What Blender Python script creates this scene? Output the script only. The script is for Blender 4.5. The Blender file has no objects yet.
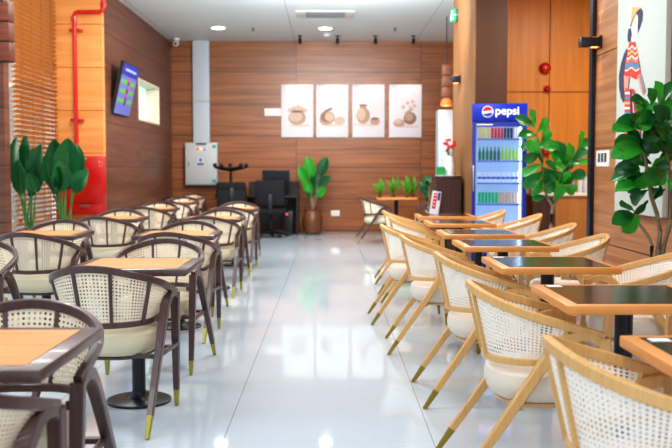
import bpy, bmesh, math, random
from mathutils import Vector, Matrix, Euler
random.seed(7)
C = bpy.context.scene.collection
PI = math.pi

# ------------------------------------------------------------------ camera
CAMH, FPX, VX, HY = 1.25, 900.0, 330.0, 170.0
yaw = math.atan((336 - VX) / FPX); pitch = math.atan((224 - HY) / FPX)
CROT = Euler((PI/2 - pitch, 0, -yaw)).to_matrix()
CPOS = Vector((0, 0, CAMH))
def ray(px, py): return CROT @ Vector(((px - 336)/FPX, -(py - 224)/FPX, -1))
def at(px, py, D):            # the place D metres ahead that the photograph shows at (px, py)
    r = ray(px, py); return CPOS + r*(D/r.y)
def at_x(px, py, X):
    r = ray(px, py); return CPOS + r*(X/r.x)
cd = bpy.data.cameras.new('camera'); cam = bpy.data.objects.new('camera', cd); C.objects.link(cam)
cam.location = CPOS; cam.rotation_euler = CROT.to_euler()
cd.sensor_width = 36; cd.lens = FPX/672*36; cd.clip_end = 200
cd.dof.use_dof = True; cd.dof.focus_distance = 4.6; cd.dof.aperture_fstop = 3.5
bpy.context.scene.camera = cam

# ------------------------------------------------------------------ materials
def lin(c):
    return tuple(((v/255)/12.92 if v/255 <= .04045 else ((v/255+.055)/1.055)**2.4) for v in c) + (1,)
class N:
    def __init__(s, name):
        s.m = bpy.data.materials.new(name); s.m.use_nodes = True; s.t = s.m.node_tree
        s.b = s.t.nodes['Principled BSDF']; s.out = s.t.nodes['Material Output']
    def n(s, typ, **kw):
        x = s.t.nodes.new(typ)
        for k, v in kw.items(): setattr(x, k, v)
        return x
    def l(s, a, b): s.t.links.new(a, b)
    def math(s, op, a, b=None, clamp=False):
        x = s.n('ShaderNodeMath', operation=op, use_clamp=clamp)
        for i, v in enumerate((a, b)):
            if v is None: continue
            if isinstance(v, (int, float)): x.inputs[i].default_value = v
            else: s.l(v, x.inputs[i])
        return x.outputs[0]
    def mix(s, f, a, b):
        x = s.n('ShaderNodeMix', data_type='RGBA')
        for i, v in ((0, f), (6, a), (7, b)):
            if isinstance(v, (int, float)): x.inputs[i].default_value = v
            elif isinstance(v, tuple): x.inputs[i].default_value = v
            else: s.l(v, x.inputs[i])
        return x.outputs[2]
def mat(name, col, rough=.5, metal=0, var=.08, scale=30, emit=0, spec=.5, coat=0, trans=0):
    s = N(name); c = lin(col)
    tc = s.n('ShaderNodeTexCoord'); no = s.n('ShaderNodeTexNoise'); no.inputs['Scale'].default_value = scale
    s.l(tc.outputs['Object'], no.inputs['Vector'])
    lo = tuple(v*(1-var) for v in c[:3])+(1,); hi = tuple(min(1, v*(1+var)) for v in c[:3])+(1,)
    o = s.mix(no.outputs[0], lo, hi); s.l(o, s.b.inputs['Base Color'])
    s.b.inputs['Roughness'].default_value = rough; s.b.inputs['Metallic'].default_value = metal
    s.b.inputs['Specular IOR Level'].default_value = spec; s.b.inputs['Coat Weight'].default_value = coat
    if emit:
        s.l(o, s.b.inputs['Emission Color']); s.b.inputs['Emission Strength'].default_value = emit
    if trans:
        tr = s.n('ShaderNodeBsdfTranslucent'); s.l(o, tr.inputs[0]); mx = s.n('ShaderNodeMixShader'); mx.inputs[0].default_value = trans
        s.l(s.b.outputs[0], mx.inputs[1]); s.l(tr.outputs[0], mx.inputs[2]); s.l(mx.outputs[0], s.out.inputs[0])
    return s.m
def wood(name, c1, c2, axis='X', rough=.4, freq=22, along=1.2, panel=None, seam=(40, 22, 14), var=.25, obj=False, coat=0, spec=.5):
    """grain runs along axis; panel=(height, z0, width, u0) cuts it in boards with dark seams"""
    s = N(name)
    if obj: src = s.n('ShaderNodeTexCoord').outputs['Object']
    else: src = s.n('ShaderNodeNewGeometry').outputs['Position']
    sp = s.n('ShaderNodeSeparateXYZ'); s.l(src, sp.inputs[0])
    u = sp.outputs[{'X': 0, 'Y': 1, 'Z': 2}[axis]]
    if axis == 'Z': v = s.math('ADD', sp.outputs[0], sp.outputs[1]); w = 0.0
    elif obj: v = sp.outputs[1 if axis == 'X' else 0]; w = sp.outputs[2]
    else: v = sp.outputs[2]; w = sp.outputs[1 if axis == 'X' else 0]
    cell = 0.0; sm = None
    if panel:
        ph, z0, pw, u0 = panel
        a = s.math('DIVIDE', s.math('SUBTRACT', v, z0), ph); b = s.math('DIVIDE', s.math('SUBTRACT', u, u0), pw)
        cell = s.math('ADD', s.math('MULTIPLY', s.math('FLOOR', a), 3.7), s.math('MULTIPLY', s.math('FLOOR', b), 11.3))
        fa = s.math('FRACT', a); fb = s.math('FRACT', b)
        sm = s.math('MAXIMUM', s.math('LESS_THAN', fa, .012/ph), s.math('LESS_THAN', fb, .010/pw))
    cb = s.n('ShaderNodeCombineXYZ')
    s.l(s.math('MULTIPLY', u, along), cb.inputs[0]); s.l(s.math('MULTIPLY', v, freq), cb.inputs[1])
    if panel: s.l(cell, cb.inputs[2])
    no = s.n('ShaderNodeTexNoise'); no.inputs['Scale'].default_value = 1; no.inputs['Detail'].default_value = 5; no.inputs['Distortion'].default_value = .6
    s.l(cb.outputs[0], no.inputs['Vector'])
    f = s.math('MULTIPLY_ADD', no.outputs[0], 2.2); f.node.inputs[2].default_value = -.6; f.node.use_clamp = True
    o = s.mix(f, lin(c1), lin(c2))
    if panel:
        wn = s.n('ShaderNodeTexWhiteNoise', noise_dimensions='1D'); s.l(cell, wn.inputs['W'])
        g = s.math('MULTIPLY_ADD', wn.outputs[0], var); g.node.inputs[2].default_value = 1 - var/2
        hs = s.n('ShaderNodeHueSaturation'); s.l(g, hs.inputs['Value']); s.l(o, hs.inputs['Color'])
        o = s.mix(sm, hs.outputs[0], lin(seam))
    s.l(o, s.b.inputs['Base Color']); s.b.inputs['Roughness'].default_value = rough
    s.b.inputs['Coat Weight'].default_value = coat; s.b.inputs['Specular IOR Level'].default_value = spec
    return s.m
def glass(name, tint, gl=.12):
    s = N(name); t = s.n('ShaderNodeBsdfTransparent'); t.inputs[0].default_value = lin(tint)
    g = s.n('ShaderNodeBsdfGlossy'); g.inputs['Roughness'].default_value = .02
    fr = s.n('ShaderNodeFresnel'); m = s.n('ShaderNodeMixShader')
    s.l(s.math('MULTIPLY', fr.outputs[0], gl*6), m.inputs[0]); s.l(t.outputs[0], m.inputs[1]); s.l(g.outputs[0], m.inputs[2])
    s.l(m.outputs[0], s.out.inputs[0]); return s.m
def tiles(name, col, seamc, px_, x0, py_, y0, rough, w=.006, spec=.5):
    s = N(name); src = s.n('ShaderNodeNewGeometry').outputs['Position']; sp = s.n('ShaderNodeSeparateXYZ'); s.l(src, sp.inputs[0])
    a = s.math('DIVIDE', s.math('SUBTRACT', sp.outputs[0], x0), px_); b = s.math('DIVIDE', s.math('SUBTRACT', sp.outputs[1], y0), py_)
    sm = s.math('MAXIMUM', s.math('LESS_THAN', s.math('FRACT', a), w/px_), s.math('MULTIPLY', s.math('LESS_THAN', s.math('FRACT', b), w/py_), .35))
    no = s.n('ShaderNodeTexNoise'); no.inputs['Scale'].default_value = .9; no.inputs['Detail'].default_value = 6; s.l(src, no.inputs['Vector'])
    c = lin(col); o = s.mix(no.outputs[0], tuple(v*.93 for v in c[:3])+(1,), c)
    s.l(s.mix(sm, o, lin(seamc)), s.b.inputs['Base Color']); s.b.inputs['Roughness'].default_value = rough
    s.b.inputs['Specular IOR Level'].default_value = spec
    return s.m

M = dict(
 walnut=wood('walnut_frame', (70, 50, 50), (92, 68, 66), 'Z', .34, 60, 4, obj=True, coat=.1),
 oak=wood('oak_frame', (208, 160, 100), (220, 178, 118), 'Z', .4, 60, 4, obj=True),
 cane=mat('woven_cane', (242, 226, 200), .6, var=.06, scale=80),
 cane2=mat('pale_woven_cane', (252, 242, 230), .6, var=.06, scale=80),
 cushion=mat('cream_upholstery', (208, 198, 172), .75, var=.04, scale=200),
 cushion2=mat('ivory_upholstery', (224, 212, 198), .75, var=.04, scale=200),
 brass=mat('brass', (160, 152, 72), .35, .4),
 oaktip=mat('olive_brass', (150, 128, 50), .35, .5),
 black=mat('black_plastic', (13, 13, 16), .45),
 navy=mat('navy_black_metal', (22, 24, 38), .35),
 charcoal=mat('charcoal_fabric', (8, 9, 15), .8),
 grey=mat('grey_metal', (166, 170, 172), .45, var=.02),
 duct=mat('duct_grey', (186, 194, 202), .5, var=.02),
 white=mat('white_paint', (236, 236, 236), .5, var=.02),
 canvas=mat('white_canvas', (222, 217, 222), .7, var=.02),
 poster=mat('poster_canvas', (196, 204, 198), .7, var=.02),
 red=mat('red_paint', (186, 14, 10), .3, coat=.4),
 redball=mat('red_gloss', (190, 14, 12), .2, coat=.6),
 silver=mat('silver', (190, 190, 195), .25, .9),
 green=mat('fiddle_leaf_green', (32, 118, 50), .3, var=.5, scale=9, trans=.2),
 green2=mat('bright_leaf_green', (54, 160, 52), .3, var=.4, scale=9, trans=.25),
 dgreen=mat('paddle_leaf_green', (22, 84, 46), .35, var=.35, scale=4, trans=.15),
 lgreen=mat('light_fern_green', (88, 150, 36), .5, var=.3, scale=12, trans=.3),
 bark=mat('bark', (138, 120, 98), .8, var=.25, scale=40),
 pot=mat('dark_pot', (62, 40, 30), .5),
 clay=mat('brown_clay', (110, 66, 38), .4),
 soil=mat('soil', (40, 30, 24), .9),
 blue=mat('fridge_blue', (12, 36, 150), .3, coat=.3),
 fwhite=mat('fridge_interior', (204, 222, 240), .5, emit=.34, var=.01),  # interior light put into the liner as a glow
 led=mat('led_strip', (235, 245, 255), .5, emit=6, var=0),
 lamp=mat('lamp_glow', (255, 250, 240), .5, emit=14, var=0),
 warm=mat('warm_bulb', (255, 150, 60), .5, emit=5, var=0),
 pane=glass('clear_glass', (245, 250, 250)),
 fpane=glass('fridge_glass', (235, 242, 250), .05),
 ctop=mat('white_counter', (226, 222, 218), .3),
 darkwood=wood('dark_cabinet_wood', (60, 34, 28), (86, 52, 40), 'Z', .45, 40, 2),
 deskw=mat('desk_black_brown', (30, 21, 20), .5),
 orangew=wood('table_orange', (206, 134, 70), (226, 160, 96), 'X', .5, 30, 2, obj=True, spec=.3),
 blacktop=mat('black_table_top', (58, 50, 46), .17, var=.1, spec=.9),
 paper=mat('white_paper', (240, 238, 244), .6, var=.02),
)
# the setting's surfaces
M['wback'] = wood('back_panelling', (112, 62, 32), (166, 102, 58), 'X', .35, 16, .7, (.635, .66, 2.5, -.68), var=.12)
M['wleft'] = wood('left_panelling', (84, 48, 36), (126, 80, 60), 'Y', .4, 14, .7, (.635, .66, 2.5, .2), var=.12)
M['wright'] = wood('right_panelling', (140, 86, 50), (196, 140, 92), 'Y', .4, 18, .7, (.9, .55, 3.2, .1), var=.1)
M['worange'] = wood('sunlight_toned_panelling', (214, 142, 78), (236, 172, 106), 'X', .45, 9, .8, (.6, .28, 3, -5.1), seam=(150, 80, 30), var=.06)  # sunlight put into the bright orange base colour
M['wdoor'] = wood('door_panel', (204, 128, 46), (224, 152, 68), 'Z', .4, 14, .8)
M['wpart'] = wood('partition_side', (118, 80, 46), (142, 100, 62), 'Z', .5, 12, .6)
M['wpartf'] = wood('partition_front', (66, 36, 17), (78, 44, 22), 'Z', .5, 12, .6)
M['counter'] = wood('counter_front', (160, 104, 50), (184, 128, 68), 'Z', .5, 10, .6)
M['floor'] = tiles('floor_tiles', (196, 208, 219), (150, 154, 160), .97, -.497, .97, .2, .05, .005, .46)
M['ceil'] = tiles('ceiling_panels', (226, 236, 238), (196, 200, 200), 2.4, -.7, .6, .1, .6, .02)
M['blind'] = mat('blind_wood', (214, 158, 92), .5, var=.12, trans=.25)
M['pend'] = wood('pendant_wood', (96, 44, 28), (140, 70, 44), 'X', .5, 30, 2)
M['pend2'] = wood('pendant_tan', (112, 60, 34), (136, 78, 46), 'X', .5, 30, 2)

# ------------------------------------------------------------------ mesh builder
class MB:
    def __init__(s): s.v = []; s.f = []
    def add(s, vs, fs):
        b = len(s.v); s.v += [tuple(v) for v in vs]; s.f += [tuple(b+i for i in f) for f in fs]
    def box(s, lo, hi, rot=None, piv=None):
        vs = [Vector((x, y, z)) for x in (lo[0], hi[0]) for y in (lo[1], hi[1]) for z in (lo[2], hi[2])]
        if rot is not None:
            p = Vector(piv) if piv is not None else (Vector(lo)+Vector(hi))/2
            R = Euler(rot).to_matrix(); vs = [p + R @ (v-p) for v in vs]
        s.add(vs, [(0,1,3,2), (4,6,7,5), (0,4,5,1), (2,3,7,6), (0,2,6,4), (1,5,7,3)]); return s
    def cbox(s, c, d, rot=None):
        c = Vector(c); d = Vector(d)/2; return s.box(c-d, c+d, rot)
    def tube(s, path, rad, n=8, cap=True, sect=None, up=(0, 0, 1)):
        """sweep a round (or sect: list of 2-D points, scaled by rad) section along path"""
        P = [Vector(p) for p in path]; K = len(P)
        if not hasattr(rad, '__len__'): rad = [rad]*K
        if sect is None: sect = [(math.cos(2*PI*i/n), math.sin(2*PI*i/n)) for i in range(n)]
        n = len(sect); vs = []
        up = Vector(up)
        for i in range(K):
            t = (P[min(i+1, K-1)] - P[max(i-1, 0)]).normalized()
            a = up.cross(t)
            if a.length < .05: a = Vector((1, 0, 0)).cross(t)
            a.normalize(); b = t.cross(a)
            vs += [P[i] + a*(x*rad[i]) + b*(y*rad[i]) for x, y in sect]
        fs = [(i*n+j, i*n+(j+1) % n, (i+1)*n+(j+1) % n, (i+1)*n+j) for i in range(K-1) for j in range(n)]
        if cap: fs += [tuple(range(n-1, -1, -1)), tuple((K-1)*n+j for j in range(n))]
        s.add(vs, fs); return s
    def lathe(s, prof, n=20, c=(0, 0, 0), axis=None):
        c = Vector(c); vs = []; K = len(prof)
        for r, z in prof:
            vs += [Vector((r*math.cos(2*PI*j/n), r*math.sin(2*PI*j/n), z)) for j in range(n)]
        if axis is not None:
            R = Vector((0, 0, 1)).rotation_difference(Vector(axis)).to_matrix(); vs = [R @ v for v in vs]
        vs = [v+c for v in vs]
        fs = [(i*n+j, i*n+(j+1) % n, (i+1)*n+(j+1) % n, (i+1)*n+j) for i in range(K-1) for j in range(n)]
        if prof[0][0] > 1e-4: fs.append(tuple(range(n-1, -1, -1)))
        if prof[-1][0] > 1e-4: fs.append(tuple((K-1)*n+j for j in range(n)))
        s.add(vs, fs); return s
    def ball(s, c, r, n=14, sq=(1, 1, 1)):
        vs = []; K = n//2
        for i in range(K+1):
            a = -PI/2 + PI*i/K
            for j in range(n): vs.append(Vector(c)+Vector((r*sq[0]*math.cos(a)*math.cos(2*PI*j/n), r*sq[1]*math.cos(a)*math.sin(2*PI*j/n), r*sq[2]*math.sin(a))))
        s.add(vs, [(i*n+j, i*n+(j+1) % n, (i+1)*n+(j+1) % n, (i+1)*n+j) for i in range(K) for j in range(n)]); return s
    def poly(s, pts): s.add(pts, [tuple(range(len(pts)))]); return s
    def build(s, name, m, parent=None, smooth=True, bevel=0, segs=2, weld=True):
        me = bpy.data.meshes.new(name); me.from_pydata(s.v, [], s.f)
        bm = bmesh.new(); bm.from_mesh(me)
        if weld: bmesh.ops.remove_doubles(bm, verts=bm.verts, dist=1e-5)
        if bevel: bmesh.ops.bevel(bm, geom=list(bm.edges), offset=bevel, segments=segs, affect='EDGES', profile=.5)
        bmesh.ops.recalc_face_normals(bm, faces=bm.faces); bm.to_mesh(me); bm.free()
        if smooth:
            me.polygons.foreach_set('use_smooth', [True]*len(me.polygons)); me.set_sharp_from_angle(angle=math.radians(38))
        me.materials.append(M[m] if isinstance(m, str) else m)
        o = bpy.data.objects.new(name, me); C.objects.link(o)
        if parent: o.parent = parent
        return o
def tag(o, label, cat, group=None, kind=None):
    o['label'] = label; o['category'] = cat
    if group: o['group'] = group
    if kind: o['kind'] = kind
    return o
def thing(name, label, cat, loc=(0, 0, 0), rz=0, group=None):
    o = bpy.data.objects.new(name, None); C.objects.link(o); o.location = loc; o.rotation_euler = (0, 0, rz); o.empty_display_size = .1
    return tag(o, label, cat, group)
def struct(o): o['kind'] = 'structure'; return o
def kids(o): return [c for c in list(C.objects) if c.parent is o]
def copy_tree(o, parent=None, tree=None):
    c = o.copy(); C.objects.link(c); c.parent = parent
    for ch in (tree or TREE(o))[1]: copy_tree(ch[0], c, ch)
    return c
def TREE(o): return (o, [TREE(c) for c in kids(o)])
_trees = {}
def dup(proto, loc, rz, label, group=None):
    """the first use moves the proto itself, later ones copy it with all its parts"""
    if proto.name not in _trees: _trees[proto.name] = TREE(proto); o = proto
    else: o = copy_tree(proto, None, _trees[proto.name])
    o.location = loc; o.rotation_euler = (0, 0, rz); o['label'] = label
    if group: o['group'] = group
    return o
def disc(c, r, n=24, ry=None, axis='y'):
    ry = ry or r
    return [(c[0]+r*math.cos(2*PI*i/n), c[1], c[2]+ry*math.sin(2*PI*i/n)) for i in range(n)]
def xz(pts, y): return [(p[0], y, p[1]) for p in pts]

# ------------------------------------------------------------------ setting
BACK, CEIL = 18.15, 3.81
struct(MB().box((-6.5, -2, -.1), (6, BACK+.15, 0)).build('floor', 'floor', smooth=False))
struct(MB().box((-4.6, -2, CEIL), (6, BACK+.15, CEIL+.1)).build('ceiling', 'ceil', smooth=False))
struct(MB().box((-3.5, BACK, 0), (4.6, BACK+.15, CEIL)).build('wall_back', 'wback', smooth=False))
struct(MB().box((-3.19, BACK-.015, 0), (4.2, BACK, .08)).build('baseboard_back', 'wback', smooth=False))
LX = -3.19
b = MB()
b.box((-3.5, 12.87, 0), (LX, 15.1, CEIL)); b.box((-3.5, 16.9, 0), (LX, BACK, CEIL)); b.box((-3.5, 15.1, 0), (LX, 16.9, 2.08)); b.box((-3.5, 15.1, 2.78), (LX, 16.9, CEIL))
struct(b.build('wall_left', 'wleft', smooth=False, weld=False))
struct(MB().box((-3.878, 12.75, 0), (LX, 12.87, CEIL)).build('wall_corner', 'worange', smooth=False))
struct(MB().box((-4.6, 10.0, 0), (-3.59, 10.16, CEIL)).build('wall_pillar', 'wleft', smooth=False))
struct(MB().box((-4.05, 10.16, 0), (-3.9, 12.75, .45)).build('wall_sill', 'worange', smooth=False))
# big window behind the blind
w1 = struct(MB().box((-3.96, 10.16, .45), (-3.945, 12.75, CEIL)).build('window_1', 'pane', smooth=False))
fr = MB()
for y in (10.2, 11.45, 12.71): fr.box((-3.975, y-.03, .55), (-3.93, y+.03, CEIL))
for z in (.58, 2.3, CEIL-.03): fr.box((-3.975, 10.16, z-.03), (-3.93, 12.75, z+.03))
fr.build('window_frame', 'white', w1, smooth=False, weld=False)
# small window in the left wall
w2 = struct(MB().box((-3.44, 15.1, 2.08), (-3.425, 16.9, 2.78)).build('window_2', mat('glowing_teal_pane', (170, 226, 218), .1, emit=1.0, var=.15, scale=3), smooth=False))  # daylight put into the pane as a teal glow
fr = MB()
fr.box((-3.45, 15.1, 2.08), (LX+.012, 15.13, 2.78)); fr.box((-3.45, 16.87, 2.08), (LX+.012, 16.9, 2.78))
fr.box((-3.45, 15.13, 2.08), (LX+.012, 16.87, 2.11)); fr.box((-3.45, 15.13, 2.75), (LX+.012, 16.87, 2.78))
fr.build('window_frame', mat('window_reveal', (224, 204, 186), .5), w2, smooth=False, weld=False)
# right wall, its black end post, recess with tall doors
RX = 2.6
struct(MB().box((RX, 1.5, 0), (RX+.15, 8.85, CEIL)).build('wall_right', 'wright', smooth=False))
struct(MB().box((RX-.04, 8.85, 0), (RX+.06, 8.95, CEIL)).build('trim_1', 'navy', smooth=False))
struct(MB().box((4.2, 8.9, 0), (4.35, BACK, CEIL)).build('wall_recess', 'wdoor', smooth=False))
DY = 13.0
xm = at(549.6, 60, DY).x; zs = at(549, 92, DY).z; xl = at(504, 60, DY).x
for i, (x0, x1) in enumerate(((2.275, xm-.006), (xm+.006, 4.19))):
    d = struct(MB().box((x0, DY, .02), (x1, DY+.05, zs-.006)).box((x0, DY, zs+.006), (x1, DY+.05, CEIL-.01)).build('door_%d' % (i+1), 'wdoor', smooth=False, weld=False))
struct(MB().box((2.275, DY+.05, 0), (4.2, DY+.12, CEIL)).build('wall_behind_doors', mat('door_gap', (110, 60, 20), .6), smooth=False))
# partition block beside the fridge
PX0, PX1, PY0, PY1 = 1.86, 2.27, 11.6, 13.6
struct(MB().box((PX0+.004, PY0, 0), (PX1, PY1, CEIL)).build('wall_partition', 'wpartf', smooth=False))
struct(MB().box((PX0-.012, PY0, 0), (PX0+.003, PY1, CEIL)).build('trim_2', 'wpart', smooth=False))

# ------------------------------------------------------------------ blind
bl = thing('window_blind', 'orange wooden slat blind hanging full height over the sunny window', 'blind', (-3.85, 11.89, 0))
s = MB()
for k in range(53):
    z = .51 + k*.061
    s.cbox((0, .01, z), (.074, 1.68, .004), (0, math.radians(-28), 0))
s.build('slats', 'blind', bl, smooth=False, weld=False)
MB().cbox((0, .01, 3.775), (.06, 1.68, .05)).build('head_rail', 'blind', bl)
MB().cbox((0, .01, .475), (.05, 1.68, .025)).build('bottom_rail', 'blind', bl)
for y in (-.6, -.2, .2, .6): MB().cbox((.024, y, 2.18), (.003, .022, 3.2)).build('ladder_tape', mat('tape', (150, 80, 30), .7), bl)

# ------------------------------------------------------------------ chairs
def sm01(x): x = max(0, min(1, x)); return x*x*(3-2*x)
def U(s, a, bb, yc, ye):
    """plan of the barrel back, s in -1..1 from the left arm end round the back to the right arm end"""
    t = abs(s); sg = 1 if s >= 0 else -1
    k = .66
    if t < k:
        th = t/k*PI/2; return sg*a*math.sin(th)**.97, yc - bb*max(0, math.cos(th))**.95
    q = (t-k)/(1-k); return sg*(a - .012*q*q), yc + (ye-yc)*q
def top_pt(s):
    x, y = U(s, .28, .25, -.03, .2); return Vector((x, y, .782 - .166*(math.sqrt(s*s+.04)-.2)/.82))
def bot_pt(s):
    x, y = U(s, .222, .185, -.03, .1); return Vector((x, y, .498 + .014*abs(s)))
RECT = [(-.85, -.85), (-.65, -1.1), (.65, -1.1), (.85, -.85), (.85, .85), (.65, 1.1), (-.65, 1.1), (-.85, .85)]
SQ = [(-.8, -1), (.8, -1), (1, -.8), (1, .8), (.8, 1), (-.8, 1), (-1, .8), (-1, -.8)]
def rail(fn, s0, s1, n, w, m):
    b = MB(); path = [fn(s0+(s1-s0)*i/n) for i in range(n+1)]
    b.tube(path, [w]*(n+1), sect=RECT); return b
def make_chair(name, frame, cane, cush, tip):
    t = thing(name, '-', 'chair')
    rail(top_pt, -1, 1, 44, .0155, frame).build('top_rail', frame, t)
    rail(bot_pt, -.97, .97, 32, .0125, frame).build('lower_rail', frame, t)
    # cane sheet with real holes
    b = MB(); nu, nv, sc = 62, 15, .86
    def P(u, v):
        s = sc*(2*u/nu - 1); return bot_pt(s).lerp(top_pt(s), .02 + .96*v/nv)
    for i in range(nu):
        for j in range(nv):
            h = .27
            o = [P(i, j), P(i+1, j), P(i+1, j+1), P(i, j+1)]
            q = [P(i+h, j+h), P(i+1-h, j+h), P(i+1-h, j+1-h), P(i+h, j+1-h)]
            b.add(o+q, [(0, 1, 5, 4), (1, 2, 6, 5), (2, 3, 7, 6), (3, 0, 4, 7)])
    b.build('cane_panel', cane, t)
    for s in ((-.45, -.135, .135, .45) if frame == 'walnut' else (-.8, -.11, .11, .8)):
        p, q = bot_pt(s), top_pt(s); nrm = Vector((p.x+q.x, p.y+q.y+.1, 0)).normalized()*.006
        MB().tube([p+nrm, p.lerp(q, .5)+nrm, q+nrm*.3], [.0075, .0075, .0085], sect=SQ).build('back_stick', frame, t)
    for sg in (-1, 1):
        zt = .095/.64
        A, F = Vector((sg*.268, .198, .612)), Vector((sg*.258, .238, .0))
        K = A.lerp(F, 1-zt)
        l = MB().tube([A, A.lerp(F, .35), K], [.0215, .02, .0145], sect=SQ, up=(0, 1, 0)).build('leg', frame, t)
        MB().tube([K, F], [.0142, .0095], sect=SQ, up=(0, 1, 0)).build('foot_tip', tip, l)['label'] = 'brass foot tip'
        pts = [(.196, .588), (.165, .612), (.115, .622), (.06, .606), (.012, .565), (-.03, .51), (-.13, .36), (-.312, .095), (-.375, 0)]
        rr = [.015, .0185, .021, .0215, .021, .0205, .0185, .0145, .0095]
        pp = [Vector((sg*(.268 + .03*(.64-z)/.64), y, z)) for y, z in pts]
        l = MB().tube(pp[:8], rr[:8], sect=SQ, up=(1, 0, 0)).build('leg', frame, t)
        MB().tube(pp[7:], rr[7:], sect=SQ, up=(1, 0, 0)).build('foot_tip', tip, l)['label'] = 'brass foot tip'
        if frame == 'walnut': MB().cbox((sg*.272, .04, .338), (.018, .34, .024)).build('side_rail', frame, t, bevel=.004)
    # seat: rounded cushion on a thin frame
    def ring(k, z, n=36):
        r = []
        for i in range(n):
            a = 2*PI*i/n; c, sn = math.cos(a), math.sin(a)
            r.append((k*.238*abs(c)**.78*(1 if c > 0 else -1), .02 + k*.23*abs(sn)**.78*(1 if sn > 0 else -1), z))
        return r
    prof = [(.7, .334), (.86, .343), (.96, .364), (1, .395), (1, .42), (.975, .446), (.9, .46), (.6, .472), (.2, .476)]
    b = MB(); vs = [p for k, z in prof for p in ring(k, z)]; n = 36
    b.add(vs, [(i*n+j, i*n+(j+1) % n, (i+1)*n+(j+1) % n, (i+1)*n+j) for i in range(len(prof)-1) for j in range(n)] + [tuple(range(n-1, -1, -1)), tuple((len(prof)-1)*n+j for j in range(n))])
    b.build('seat_cushion', cush, t)
    b = MB(); vs = [p for k, z in ((.8, .322), (.84, .326), (.84, .336), (.8, .34)) for p in ring(k, z)]
    b.add(vs, [(i*n+j, i*n+(j+1) % n, (i+1)*n+(j+1) % n, (i+1)*n+j) for i in range(3) for j in range(n)] + [tuple(range(n-1, -1, -1)), tuple(3*n+j for j in range(n))])
    for y in (-.12, .13): b.cbox((0, y, .338), (.53, .03, .018))
    b.build('seat_frame', frame, t, weld=False)
    return t
def make_table(name, edge, inlay, bw, h=.31):
    t = thing(name, '-', 'table')
    tp = MB().box((-h, -h, .715), (h, h, .75)).build('table_top', edge, t, bevel=.006)
    MB().box((-h+bw, -h+bw, .7495), (h-bw, h-bw, .7515)).build('inlay', inlay, tp, smooth=False)
    MB().cbox((0, 0, .708), (.3, .3, .014)).build('mounting_plate', 'navy', t, bevel=.003)
    MB().tube([(0, 0, .02), (0, 0, .705)], .036, 18).build('pole', 'navy', t)
    MB().lathe([(.172, 0), (.172, .012), (.165, .016), (.06, .02), (.045, .035), (.038, .06)], 32).build('base_plate', 'navy', t)
    return t
dark = make_chair('cane_armchair', 'walnut', 'cane', 'cushion', 'brass')
light = make_chair('pale_cane_armchair', 'oak', 'cane2', 'cushion2', 'oaktip')
dtab = make_table('cafe_table', 'walnut', 'orangew', .055)
M['oak_edge'] = mat('oak_edge', (218, 148, 78), .35, var=.08, scale=20)
ltab = make_table('oak_edged_table', M['oak_edge'], 'blacktop', .045)
ORD = ['nearest', 'second', 'third', 'fourth', 'fifth', 'sixth', 'seventh']
# right row: tables, aisle-side chairs facing the wall, wall-side chairs facing the aisle
TY = [2.39, 3.60, 4.88, 6.15, 7.25, 8.64, 9.98]
TX = [1.187, 1.187, 1.187, 1.187, 1.2, 1.24, 1.275]
CH = [(.592, 2.40), (.57, 3.66), (.585, 4.95), (.50, 6.32), (.43, 7.5), (.58, 8.72), (.60, 10.08)]
RH = [None, (1.98, 3.64), (1.97, 4.96), (1.96, 6.36), (2.09, 7.68), (2.19, 9.35), (2.0, 10.3)]
nthT = lambda i: ('nearest' if i == 0 else ORD[i]) + ' table from the camera' if i else 'table nearest the camera'
for i, y in enumerate(TY):
    dup(ltab, (TX[i], y, 0), 0, 'black-topped table with oak edge, %s in the right row%s' % ('nearest the camera' if i == 0 else ORD[i] + ' from the camera', ''), 'oak-edged tables in the right row')
for i, (xb, y) in enumerate(CH):
    dup(light, (xb+.28, y, 0), -PI/2 + random.uniform(-.04, .04), 'pale oak cane armchair, aisle side of the right row\'s %s' % nthT(i), 'pale oak cane chairs along the aisle')
for i, c in enumerate(RH):
    if c: dup(light, (c[0]-.28, c[1], 0), PI/2 + random.uniform(-.05, .05), 'pale oak cane armchair, wall side of the right row\'s %s' % nthT(i), 'pale oak cane chairs by the right wall')
# left rows
LT = [(-1.035, 2.54), (-1.035, 4.82), (-1.2, 7.14), (-1.23, 9.46), (-1.25, 11.78)]
LN = [(-1.03, 2.235), (-1.10, 4.52), (-1.16, 6.84), (-1.21, 9.15), (-1.24, 11.45)]
LF = [(-1.035, 2.87), (-1.095, 5.68), (-1.25, 7.85), (-1.25, 10.3), (-1.30, 12.75)]
for i in range(5):
    wh = 'nearest the camera' if i == 0 else ORD[i] + ' from the camera'
    dup(dtab, LT[i]+(0,), 0, 'orange-topped table with dark edge, %s in the inner left row' % wh, 'walnut-edged tables beside the aisle')
    dup(dark, LN[i]+(0,), (-.13, -.12, -.12, -.1, -.1)[i], 'dark cane armchair, near side of the inner left row\'s %s' % nthT(i), 'dark cane chairs of the inner left row')
    dup(dark, LF[i]+(0,), PI + random.uniform(-.06, .06), 'dark cane armchair facing the camera behind the inner left row\'s %s' % nthT(i), 'dark cane chairs of the inner left row')
MT = [(-2.27, 4.82), (-2.26, 7.14), (-2.27, 9.46), (-2.32, 11.78), (-2.42, 14.1), (-2.62, 16.3)]
MN = [None, (-2.2, 6.8), (-2.25, 9.1), (-2.31, 11.45), (-2.43, 13.78), (-2.68, 15.98)]
MF = [(-2.25, 5.57), (-2.42, 7.98), (-2.42, 10.3), (-2.46, 12.75), (-2.48, 15.05), (-2.66, 17.25)]
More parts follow.
